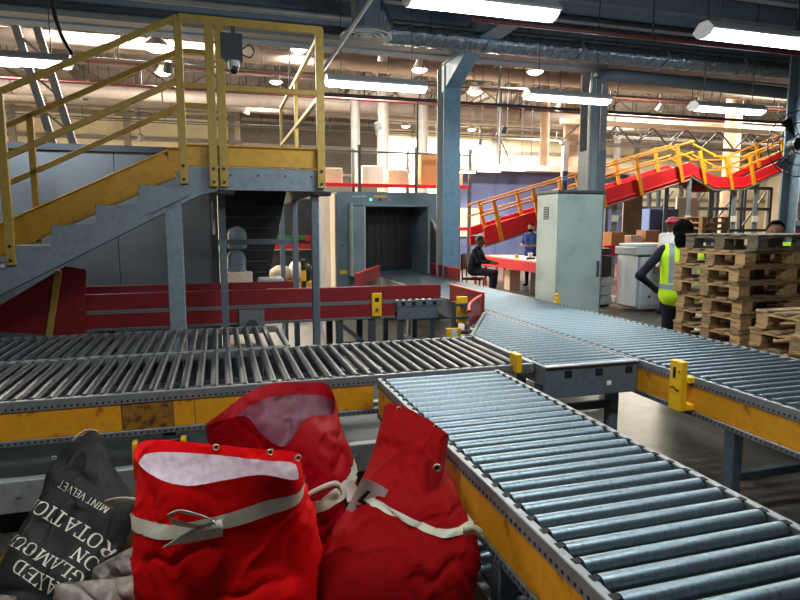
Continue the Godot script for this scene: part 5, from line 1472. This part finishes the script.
	for k in 3:
		var dr := boxp(t, "drawer", Vector3(0.36, 0.12 + k * 0.24, 0.62), Vector3(0.86, 0.34 + k * 0.24, 0.635), M.plastic_grey, 0.006)
		part(dr, "grip", bx(0.12, 0.02, 0.006, 0.002), M.steel_dark, at(0, 0.06, 0.008))
	boxp(t, "side_door", Vector3(0.13, 0.12, 0.62), Vector3(0.34, 0.98, 0.632), M.plastic_grey, 0.006)
	part(t, "latch", cyl(0.025, 0.02, 12), M.steel_dark, Transform3D(Basis(Vector3.RIGHT, PI / 2), Vector3(0.30, 0.30, 0.64)))
	t = thing("printer", "smaller printer with black upper half and white drawers beside the tall cabinet", "printer", Vector3(7.02, 0, -10.95))
	for k in 3:
		var dr := boxp(t, "drawer", Vector3(0, 0.04 + k * 0.19, 0.0), Vector3(0.62, 0.22 + k * 0.19, 0.55), M.plastic_grey, 0.008)
		part(dr, "grip", bx(0.14, 0.02, 0.006, 0.002), M.steel_dark, at(0, 0.06, 0.277))
	boxp(t, "base", Vector3(0.02, 0, 0.02), Vector3(0.60, 0.04, 0.5), M.plastic_black)
	boxp(t, "engine", Vector3(0, 0.61, 0.0), Vector3(0.62, 1.02, 0.53), M.plastic_black, 0.02)
	boxp(t, "scanner_top", Vector3(-0.01, 1.06, 0.0), Vector3(0.63, 1.18, 0.52), M.plastic_black, 0.02)
	boxp(t, "neck", Vector3(0.05, 1.02, 0.02), Vector3(0.57, 1.06, 0.3), M.plastic_black)
	boxp(t, "paper_stack", Vector3(0.1, 1.18, 0.1), Vector3(0.45, 1.26, 0.4), M.paper)
	# red work tables
	t = table("red worktable with papers and cups between the blue column and the cabinet", Vector3(7.18, 0, -13.2), 1.0, 4.1, 0.80)
	single("paper_sheet", "white paper sheets spread over the red worktable", "paper", bx(0.8, 0.012, 3.2, 0.002), M.paper, at(7.35, 0.836, -13.2))
	single("paper_cup", "white cup on the red worktable", "cup", cyl(0.05, 0.14, 14, 0.06), M.white_paint, at(7.2, 0.912, -13.0))
	single("tape_roll", "yellow tape roll on the red worktable", "tape", cyl(0.06, 0.08, 16), M.goods_yellow, at(7.05, 0.882, -13.4))
	single("stapler", "dark stapler on the red worktable", "stapler", bx(0.22, 0.05, 0.07, 0.01), M.plastic_black, at(7.05, 0.867, -12.7))
	var mo := thing("monitor", "small grey monitor at the end of the red worktable", "monitor", Vector3(7.75, 0.842, -13.0))
	boxp(mo, "screen", Vector3(-0.16, 0.06, 0), Vector3(0.16, 0.30, 0.03), M.plastic_grey)
	boxp(mo, "foot", Vector3(-0.08, 0, -0.08), Vector3(0.08, 0.02, 0.08), M.plastic_black)
	boxp(mo, "stem", Vector3(-0.02, 0.02, -0.02), Vector3(0.02, 0.08, 0.0), M.plastic_black)
	table("long red bench behind the copiers", Vector3(9.6, 0, -12.0), 2.6, 0.7, 1.16)
	var k2 := 0
	for q in [[8.8, 0.36, 0.30, M.carton], [9.3, 0.30, 0.22, M.carton_pale], [9.75, 0.40, 0.34, M.carton]]:
		single("carton", ["brown carton on the red bench behind the copier", "pale carton on the red bench behind the copier", "larger brown carton on the red bench beside the pink cap"][k2], "box", bx(q[1], q[2], 0.34, 0.004), q[3], at(q[0], 1.19 + q[2] * 0.5, -12.0))
		k2 += 1
	# stool boxes under the red table
	single("carton", "pale carton under the red worktable", "box", bx(0.3, 0.5, 0.3, 0.004), M.carton_pale, at(7.2, 0.25, -13.9))
	single("storage_bin", "black bin under the red worktable", "bin", bx(0.4, 0.55, 0.4, 0.02), M.plastic_black, at(7.3, 0.275, -12.6))
	# clutter seen below the walkway
	single("container_panel", "dark grey container side seen under the walkway", "container", bx(2.3, 2.3, 0.2, 0.02), M.container_grey, at(1.9, 1.15, -15.2))
	t = thing("shop_rack", "rack with green and red beams seen under the walkway", "rack", Vector3(1.75, 0, -14.4))
	for x in [-0.9, 0.85]: boxp(t, "upright", Vector3(x, 0, -0.3), Vector3(x + 0.07, 1.42, -0.2), M.hall_red)
	boxp(t, "beam", Vector3(-0.85, 1.30, -0.2), Vector3(0.25, 1.40, -0.15), M.goods_green)
	boxp(t, "beam", Vector3(0.25, 1.26, -0.2), Vector3(0.9, 1.40, -0.15), M.hall_red)
	boxp(t, "beam", Vector3(-0.85, 1.08, -0.2), Vector3(0.9, 1.20, -0.15), M.hall_red)
	boxp(t, "shelf", Vector3(-0.85, 1.05, -0.6), Vector3(0.9, 1.08, -0.15), M.carton_pale)
	k2 = 0
	for q in [[1.35, 0.5, 0.62, M.carton_pale], [1.68, 0.3, 0.8, M.paper], [1.95, 0.28, 0.66, M.plastic_black]]:
		single("wrapped_parcel", ["pale wrapped goods under the walkway", "white wrapped sack under the walkway", "black wrapped sack under the walkway"][k2], "parcel", grid(20, 10, func(u: float, v: float) -> Vector3:
			var ph := (v - 0.5) * PI
			var th := u * TAU
			return Vector3(cos(th) * cos(ph) * q[1] * 0.55, sin(ph) * q[2] * 0.3 + 0.02 * sin(th * 3.0), sin(th) * cos(ph) * 0.25), true), q[3], at(q[0], 0.35 + q[2] * 0.3, -14.0))
		k2 += 1
	single("goods_pallet", "yellow goods on a low pallet under the walkway", "goods", bx(1.1, 0.16, 0.6, 0.01), M.goods_yellow, at(1.65, 0.27, -14.0))
	single("wooden_skid", "wooden skid under the yellow goods", "pallet", bx(1.2, 0.19, 0.7, 0.01), M.carton, at(1.65, 0.095, -14.0))
	t = thing("bollard", "yellow and black striped bollard under the walkway", "bollard", Vector3(1.52, 0, -11.4))
	for k in 5: part(t, "band", cyl(0.05, 0.2, 14), [M.plastic_black, M.yellow][k % 2], at(0, 0.1 + k * 0.2, 0))
	single("floor_lamp_tube", "white upright post at the walkway opening", "post", cyl(0.03, 1.9, 10), M.white_paint, at(1.50, 0.95, -9.3))

func table(label: String, p: Vector3, w: float, d: float, h: float) -> Node3D:
	var t := thing("worktable", label, "table", p)
	boxp(t, "top", Vector3(-w / 2, h - 0.02, -d / 2), Vector3(w / 2, h + 0.03, d / 2), M.hall_red)
	boxp(t, "apron", Vector3(-w / 2 + 0.02, h - 0.20, d / 2 - 0.04), Vector3(w / 2 - 0.02, h - 0.02, d / 2 - 0.01), M.hall_red)
	boxp(t, "apron", Vector3(-w / 2 + 0.01, h - 0.20, -d / 2 + 0.02), Vector3(-w / 2 + 0.04, h - 0.02, d / 2 - 0.05), M.hall_red)
	for x in [-w / 2 + 0.03, -w / 6, w / 6, w / 2 - 0.09]:
		for z in [-d / 2 + 0.03, d / 2 - 0.10]: boxp(t, "leg", Vector3(x, 0, z), Vector3(x + 0.06, h - 0.02, z + 0.06), M.hall_red)
	return t

# ---------------------------------------------------------------- the hall
func build_hall():
	# partition behind the stairs
	var p := thing("partition_wall", "grey blue partition wall with dark cap behind the staircase", "partition", Vector3(0, 0, -8.3))
	for k in 5: boxp(p, "panel", Vector3(-6.0 + k * 1.2, 0, -0.05), Vector3(-4.806 + k * 1.2, 2.54, 0.05), M.partition, 0.004)
	boxp(p, "cap", Vector3(-6.0, 2.54, -0.08), Vector3(-0.01, 2.62, 0.08), M.partition_cap)
	boxp(p, "end_post", Vector3(-0.1, 0, -0.07), Vector3(0.0, 2.54, 0.07), M.partition_cap)
	# hall columns
	var cols := [[7.05, -26.0, 0.5, "round pale hall column above the scanner"], [8.9, -26.0, 0.44, "pale hall column just left of the blue column"], [5.95, -26.6, 0.4, "narrow hall column left of the round one above the scanner"], [15.0, -26.0, 0.42, "pinkish hall column between blue and grey columns"], [22.6, -22.5, 0.7, "broad cream hall column right of the incline top"], [25.2, -20.9, 0.8, "round cream hall column behind the fan"], [-9.0, -24.0, 0.6, "hall column far left behind the handrails"], [19.0, -30.0, 0.9, "thick cream hall column left of the incline trusses"]]
	for c in cols:
		var t := thing("hall_column", c[3], "column", Vector3(c[0], 0, c[1]))
		var warm: bool = c[0] > 12.0
		part(t, "shaft", cyl(c[2] * 0.5, ROOF - 0.2, 20), M.hall_column_warm if warm else M.hall_column, at(0, ROOF * 0.5 - 0.1, 0))
		part(t, "base", bx(c[2] * 1.3, 0.3, c[2] * 1.3, 0.02), M.steel_mid, at(0, 0.15, 0))
		part(t, "collar", cyl(c[2] * 0.56, 0.2, 20), M.roof_steel, at(0, 7.9, 0))
	# roof trusses
	var k := 0
	for z in [-13.0, -18.0, -23.0, -28.0, -33.0, -38.0]:
		var t := thing("roof_truss", "brown steel roof truss spanning the hall, %s from the hall edge" % ["first", "second", "third", "fourth", "fifth", "sixth"][k], "truss", Vector3(0, 0, z), 0, "roof trusses of the hall")
		boxp(t, "chord", Vector3(-13.9, 8.15, -0.08), Vector3(43.9, 8.32, 0.08), M.roof_steel)
		boxp(t, "chord", Vector3(-13.9, 9.25, -0.08), Vector3(43.9, 9.42, 0.08), M.roof_steel)
		for j in 38:
			var x := -13.8 + j * 1.52
			bar(t, "web_member", Vector3(x, 8.3 if j % 2 == 0 else 9.3, 0), Vector3(x + 1.52, 9.3 if j % 2 == 0 else 8.3, 0), 0.07, 0.07, M.roof_steel)
		k += 1
	for j in 20:
		var t := single("purlin", "roof purlin running away along the hall roof", "purlin", bx(0.12, 0.16, 29.0, 0.01), M.roof_steel, at(-13.0 + j * 2.95, ROOF - 0.08, -25.0), "purlins of the hall roof")
	# ducts and red pipes under the roof
	k = 0
	for q in [[7.1, -17.0, 0.20, M.duct_tan], [7.3, -21.5, 0.26, M.duct_hall], [6.9, -27.0, 0.30, M.duct_tan], [7.6, -32.0, 0.36, M.duct_hall]]:
		var t := thing("hall_duct", ["tan air duct nearest in the hall roof", "grey air duct second in the hall roof", "tan air duct third in the hall roof", "grey air duct farthest in the hall roof"][k], "duct", Vector3(0, q[0], q[1]))
		for j in 10:
			part(t, "duct_section", cyl(q[2], 5.3, 20), q[3], Transform3D(Basis(Vector3.FORWARD, PI / 2), Vector3(-10.0 + j * 5.35, 0, 0)))
			rod(t, "hanger", Vector3(-10.0 + j * 5.35, q[2], 0), Vector3(-10.0 + j * 5.35, ROOF - q[0], 0), 0.015, M.pipe_dark, 6)
		k += 1
	k = 0
	for q in [[6.3, -14.5], [7.2, -19.5], [7.7, -25.5], [7.5, -30.0], [6.5, -23.6]]:
		var t := thing("hall_pipe", ["red pipe nearest under the hall roof", "red pipe second under the hall roof", "red pipe third under the hall roof", "red pipe fourth under the hall roof", "low red pipe under the hall roof"][k], "pipe", Vector3(0, q[0], q[1]))
		rod(t, "pipe", Vector3(-13.9, 0, 0), Vector3(43.9, 0, 0), 0.05, M.pipe_red, 8)
		for j in 12: rod(t, "hanger", Vector3(-12.0 + j * 4.8, 0, 0), Vector3(-12.0 + j * 4.8, ROOF - q[0], 0), 0.015, M.pipe_dark, 6)
		k += 1
	for x in [-6.6, 4.2, 13.0, 18.5]:
		var t := thing("branch_duct", "tan branch duct running away under the hall roof at x %d" % int(x), "duct", Vector3(x, 8.75, -24.0))
		t.set_meta("label", {-6.6: "tan branch duct running away above the stairs", 4.2: "tan branch duct running away above the platform rail", 13.0: "tan branch duct running away right of the blue column", 18.5: "tan branch duct running away over the incline"}[x])
		boxp(t, "duct_section", Vector3(-0.4, -0.3, -15.0), Vector3(0.4, 0.3, 12.0), M.duct_tan, 0.02)
		for j in 4: rod(t, "hanger", Vector3(0, 0.3, -13.0 + j * 7.5), Vector3(0, 0.85, -13.0 + j * 7.5), 0.015, M.pipe_dark, 6)
	# small clutter under the roof: floodlights, loudspeakers and drop pipes
	var cl := RandomNumberGenerator.new()
	cl.seed = 77
	for j in 26:
		var fx := -9.0 + j * 1.29 + cl.randf_range(-0.2, 0.2)
		var fz: float = [-15.4, -19.1, -23.9, -28.7, -34.3][j % 5] + cl.randf_range(-0.2, 0.2)
		var fy := cl.randf_range(5.6, 7.4)
		if minf(minf(absf(fx + 6.6), absf(fx - 4.2)), minf(absf(fx - 13.0), absf(fx - 18.5))) < 0.75: continue
		var t := thing("floodlight", "small dark floodlight hanging on a rod under the hall roof", "lamp", Vector3(fx, fy, fz), cl.randf_range(-1.0, 1.0), "small dark fittings under the hall roof")
		part(t, "housing", cyl(0.16, 0.3, 12, 0.10), [M.container_grey, M.rail, M.white_paint][j % 3], Transform3D(Basis(Vector3.RIGHT, 0.5), Vector3.ZERO))
		rod(t, "hanger", Vector3(0, 0.1, 0), Vector3(0, ROOF - fy, 0), 0.018, M.pipe_dark, 6)
	for j in 9:
		var z: float = [-14.0, -16.3, -18.9, -21.95, -24.4, -25.1, -29.3, -32.8, -34.8][j]
		var y: float = [6.9, 7.9, 6.2, 7.5, 8.05, 8.0, 7.2, 6.8, 7.0][j]
		var t := thing("hall_cable_run", "thin grey cable run crossing the hall roof, %s from the hall edge" % ["first", "second", "third", "fourth", "fifth", "sixth", "seventh", "eighth", "ninth"][j], "cable", Vector3(0, y, z))
		rod(t, "conduit", Vector3(-13.9, 0, 0), Vector3(43.9, 0, 0), 0.035, [M.roof_steel, M.container_grey, M.rail][j % 3], 6)
		for q in 14: rod(t, "drop", Vector3(-12.5 + q * 3.9 + (j % 3) * 1.1, 0, 0), Vector3(-12.5 + q * 3.9 + (j % 3) * 1.1, ROOF - y - 0.001, 0), 0.014, M.pipe_dark, 6)
		for q in 7: rod(t, "brace", Vector3(-9.0 + q * 5.2 + j * 0.6, 0, 0), Vector3(-7.9 + q * 5.2 + j * 0.6, ROOF - y - 0.2, -0.0), 0.03, M.roof_steel, 6)
	# lattice walkways at the right
	k = 0
	for q in [[4.6, -20.0, 12.2, 24.0], [5.6, -24.3, 17.6, 34.0]]:
		var t := thing("lattice_girder", ["cream lattice girder behind the red incline", "higher lattice girder behind the red incline"][k], "girder", Vector3(0, q[0], q[1]))
		boxp(t, "chord", Vector3(q[2], 0, -0.08), Vector3(q[3], 0.12, 0.08), M.hall_column)
		boxp(t, "chord", Vector3(q[2], 0.75, -0.08), Vector3(q[3], 0.93, 0.08), M.wall_cream)
		var n := int((q[3] - q[2]) / 0.8)
		for j in n:
			var x: float = q[2] + j * 0.8
			bar(t, "web_member", Vector3(x, 0.1 if j % 2 == 0 else 0.78, 0), Vector3(x + 0.8, 0.78 if j % 2 == 0 else 0.1, 0), 0.05, 0.05, M.container_grey)
		for x in [q[2] + 0.2, q[3] - 0.2]: boxp(t, "post", Vector3(x - 0.1, -q[0], -0.1), Vector3(x + 0.1, 0.0, 0.1), M.hall_column)
		k += 1
	# pallet rack with red beams over the scanner
	var r := thing("pallet_rack", "tall storage rack with red beams behind the scanner", "rack", Vector3(0, 0, -20.0))
	for x in [2.6, 4.6, 6.6, 8.6]:
		for z in [0.0, -1.0]: boxp(r, "upright", Vector3(x - 0.05, 0, z - 0.05), Vector3(x + 0.05, 4.3, z + 0.05), M.container_grey)
	for b in 3:
		for y in [1.45, 2.92]: boxp(r, "beam", Vector3(2.65 + b * 2.0, y, -0.03), Vector3(4.55 + b * 2.0, y + 0.12, 0.03), M.hall_red)
		boxp(r, "beam", Vector3(2.65 + b * 2.0, 4.05, -0.03), Vector3(4.55 + b * 2.0, 4.12, 0.03), M.steel_mid)
		for y in [1.50, 2.97]: boxp(r, "shelf_board", Vector3(2.65 + b * 2.0, y, -0.98), Vector3(4.55 + b * 2.0, y + 0.07, -0.04), M.carton)
	k = 0
	for q in [[3.0, 0.75, 1.1, M.carton], [3.75, 0.6, 0.5, M.carton_pale], [5.1, 0.75, 0.6, M.paper], [6.0, 0.7, 0.5, M.carton_pale], [7.25, 0.85, 1.05, M.carton], [8.1, 0.6, 0.55, M.carton_pale]]:
		single("carton", ["stacked brown carton at the left end of the red beamed rack", "pale carton second on the red beamed rack", "white wrapped load third on the red beamed rack", "pale carton fourth on the red beamed rack", "tall brown carton behind the round column on the rack", "pale carton at the right end of the red beamed rack"][k], "box", bx(q[1], q[2], 0.7, 0.01), q[3], at(q[0], 3.04 + q[2] * 0.5, -20.5), 0 if false else "cartons on the red beamed rack")
		k += 1
	# blue office with roof and lamps
	var o := thing("site_office", "blue office block with pale roof edge behind the incline", "office", Vector3(0, 0, -22.0))
	for j in 4: boxp(o, "wall_panel", Vector3(8.6 + j * 2.0, 0, -0.1), Vector3(10.58 + j * 2.0, 3.75, 0.0), M.office_blue)
	rod(o, "mast", Vector3(10.57, 3.98, 0.3), Vector3(10.57, 6.8, 0.3), 0.05, M.pipe_dark, 8)
	rod(o, "mast_stay", Vector3(10.57, 5.0, 0.3), Vector3(11.1, 3.98, 0.3), 0.03, M.pipe_dark, 8)
	boxp(o, "roof_edge", Vector3(8.3, 3.75, -2.0), Vector3(17.0, 3.98, 0.5), M.carton_pale)
	boxp(o, "window", Vector3(9.0, 1.2, 0.0), Vector3(9.9, 2.3, 0.03), M.carton_pale)
	boxp(o, "window", Vector3(10.6, 1.2, 0.0), Vector3(11.4, 2.0, 0.03), M.rubber)
	for x in [8.7, 16.6]: boxp(o, "corner_post", Vector3(x, 0, -0.12), Vector3(x + 0.12, 3.75, 0.06), M.steel_mid)
	for j in 4:
		var t := thing("eave_lamp", "bright tube lamp under the blue office roof edge, %s from the left" % ["first", "second", "third", "fourth"][j], "lamp", Vector3(8.3 + j * 0.95, 3.45 + 0.06 * j, -19.85 + j * 0.05), 0, "tube lamps at the blue office")
		boxp(t, "lens", Vector3(-0.42, 0, -0.08), Vector3(0.42, 0.06, 0.08), M.hall_strip)
		boxp(t, "housing", Vector3(-0.43, 0.06, -0.09), Vector3(0.43, 0.10, 0.09), M.white_paint)
		for s in [-0.3, 0.3]: rod(t, "hanger", Vector3(s, 0.1, 0), Vector3(s, ROOF - 3.45 - 0.06 * j, 0), 0.01, M.pipe_dark, 6)
	# red incline with yellow rails
	incline("red inclined conveyor with yellow hand rails rising to the right", [Vector2(7.35, 1.31), Vector2(14.5, 3.37)], 0.56, -16.0, [[7.9, 0.0], [9.15, 0], [10.6, 0], [11.35, 0], [12.65, 0], [14.15, 0]], [11.75, 14.5])
	incline("red conveyor dipping and climbing at the top of the incline", [Vector2(14.52, 3.40), Vector2(15.5, 2.99), Vector2(16.7, 3.02), Vector2(19.4, 4.05)], 0.42, -16.05, [[15.1, 0], [16.2, 0], [17.1, 0], [18.4, 0]], [16.4, 17.3])
	# grey frame racks under the incline
	r = thing("steel_frame_rack", "grey steel frame rack under the red incline", "rack", Vector3(0, 0, -18.5))
	for x in [13.2, 15.0, 16.4, 17.8, 19.2, 20.6]:
		for z in [0.0, -1.2]: boxp(r, "upright", Vector3(x - 0.06, 0, z - 0.06), Vector3(x + 0.06, 3.1, z + 0.06), M.container_grey)
	for y in [1.2, 2.2, 3.0]: boxp(r, "beam", Vector3(13.2, y, -0.05), Vector3(20.6, y + 0.12, 0.05), M.container_grey)
	for j in 5: bar(r, "brace", Vector3(13.3 + j * 1.45, 1.3, -0.02), Vector3(14.6 + j * 1.45, 2.9, -0.02), 0.06, 0.04, M.steel_mid)
	single("stored_door", "tan door leaf standing under the red incline", "door leaf", bx(0.75, 2.9, 0.06, 0.01), M.door_tan, at(13.3, 1.45, -17.2))
	single("stored_crate", "blue grey crate behind the grey frame rack", "crate", bx(1.2, 2.2, 0.8, 0.02), M.office_blue, at(14.6, 1.1, -17.6))
	single("bright_panel", "pale yellow panel beside the tan door leaf", "panel", bx(0.9, 2.6, 0.06, 0.01), M.wall_cream, at(15.6, 1.3, -17.3))
	var bf := thing("barrier", "grey tubular barrier frame behind the pallets", "barrier", Vector3(11.6, 0, -10.9))
	for x in [-0.55, 0.55]: boxp(bf, "post", Vector3(x - 0.03, 0, -0.03), Vector3(x + 0.03, 1.55, 0.03), M.container_grey)
	boxp(bf, "rail", Vector3(-0.58, 1.50, -0.03), Vector3(0.58, 1.56, 0.03), M.container_grey)
	boxp(bf, "rail", Vector3(-0.55, 0.8, -0.02), Vector3(0.55, 0.86, 0.02), M.container_grey)

func incline(label: String, path: Array, h: float, z: float, posts: Array, legs: Array):
	var t := thing("incline_conveyor", label, "conveyor", Vector3(0, 0, z))
	var y_at := func(x: float) -> float:
		for i in path.size() - 1:
			if x <= path[i + 1].x or i == path.size() - 2: return lerpf(path[i].y, path[i + 1].y, (x - path[i].x) / (path[i + 1].x - path[i].x))
		return 0.0
	for s in 2:
		var zz := 0.0 if s == 0 else -1.0
		for i in path.size() - 1:
			var a: Vector2 = path[i]
			var b: Vector2 = path[i + 1]
			part(t, "side_plate", extrude(PackedVector2Array([Vector2(a.x, a.y - h / 2), Vector2(b.x, b.y - h / 2), Vector2(b.x, b.y + h / 2), Vector2(a.x, a.y + h / 2)]), 0.04), M.hall_red, at(0, 0, zz))
			bar(t, "plate_edge", Vector3(a.x, a.y - h * 0.28, zz + 0.03), Vector3(b.x, b.y - h * 0.28, zz + 0.03), 0.04, 0.03, M.orange_red)
			bar(t, "plate_edge", Vector3(a.x, a.y - h * 0.5, zz + 0.02), Vector3(b.x, b.y - h * 0.5, zz + 0.02), 0.05, 0.06, M.rail)
			for hy in [0.30, 0.64]: bar(t, "hand_rail", Vector3(a.x - 0.15, a.y + h / 2 + hy, zz + 0.06), Vector3(b.x, b.y + h / 2 + hy, zz + 0.06), 0.05, 0.05, M.rail_yellow_hall)
		for p in posts:
			var x: float = p[0]
			var y: float = y_at.call(x)
			bar(t, "rail_post", Vector3(x, y - h * 0.5, zz + 0.06), Vector3(x - 0.30, y + h * 0.5 + 0.62, zz + 0.06), 0.12, 0.05, M.rail_yellow_hall)
		for x in legs:
			var y: float = y_at.call(x)
			boxp(t, "leg", Vector3(x - 0.09, 0, zz - 0.05), Vector3(x + 0.09, y - h * 0.5, zz - 0.02), M.steel_blue)
			if s == 0: boxp(t, "leg_label", Vector3(x - 0.12, 1.75, zz - 0.02), Vector3(x + 0.12, 1.95, zz), M.paper, 0.002)
	for i in path.size() - 1:
		bar(t, "belt", Vector3(path[i].x, path[i].y, -0.5), Vector3(path[i + 1].x, path[i + 1].y, -0.5), 0.04, 0.94, M.rubber)


func _ready():
	rng.seed = 20240611
	# camera
	var cam := Camera3D.new()
	cam.name = "camera"
	cam.fov = 53.13
	cam.near = 0.05
	cam.far = 200.0
	cam.position = Vector3(0, 1.65, 0)
	cam.rotation = Vector3(-atan(75.0 / 600.0), deg_to_rad(-16.75), 0)
	add_child(cam)
	cam.current = true
	# environment
	var we := WorldEnvironment.new()
	we.name = "environment"
	var env := Environment.new()
	env.background_mode = Environment.BG_COLOR
	env.background_color = Color(0.02, 0.02, 0.02)
	env.tonemap_mode = Environment.TONE_MAPPER_LINEAR
	env.tonemap_exposure = 1.1
	env.sdfgi_enabled = true
	env.ssao_enabled = true
	env.ssil_enabled = true
	we.environment = env
	add_child(we)
	materials()
	build_lamps()
	build_room()
	build_columns()
	build_conveyors()
	build_stairs()
	build_machines()
	build_hall()
	build_services()
	build_pallets()
	build_bags()
	build_people()
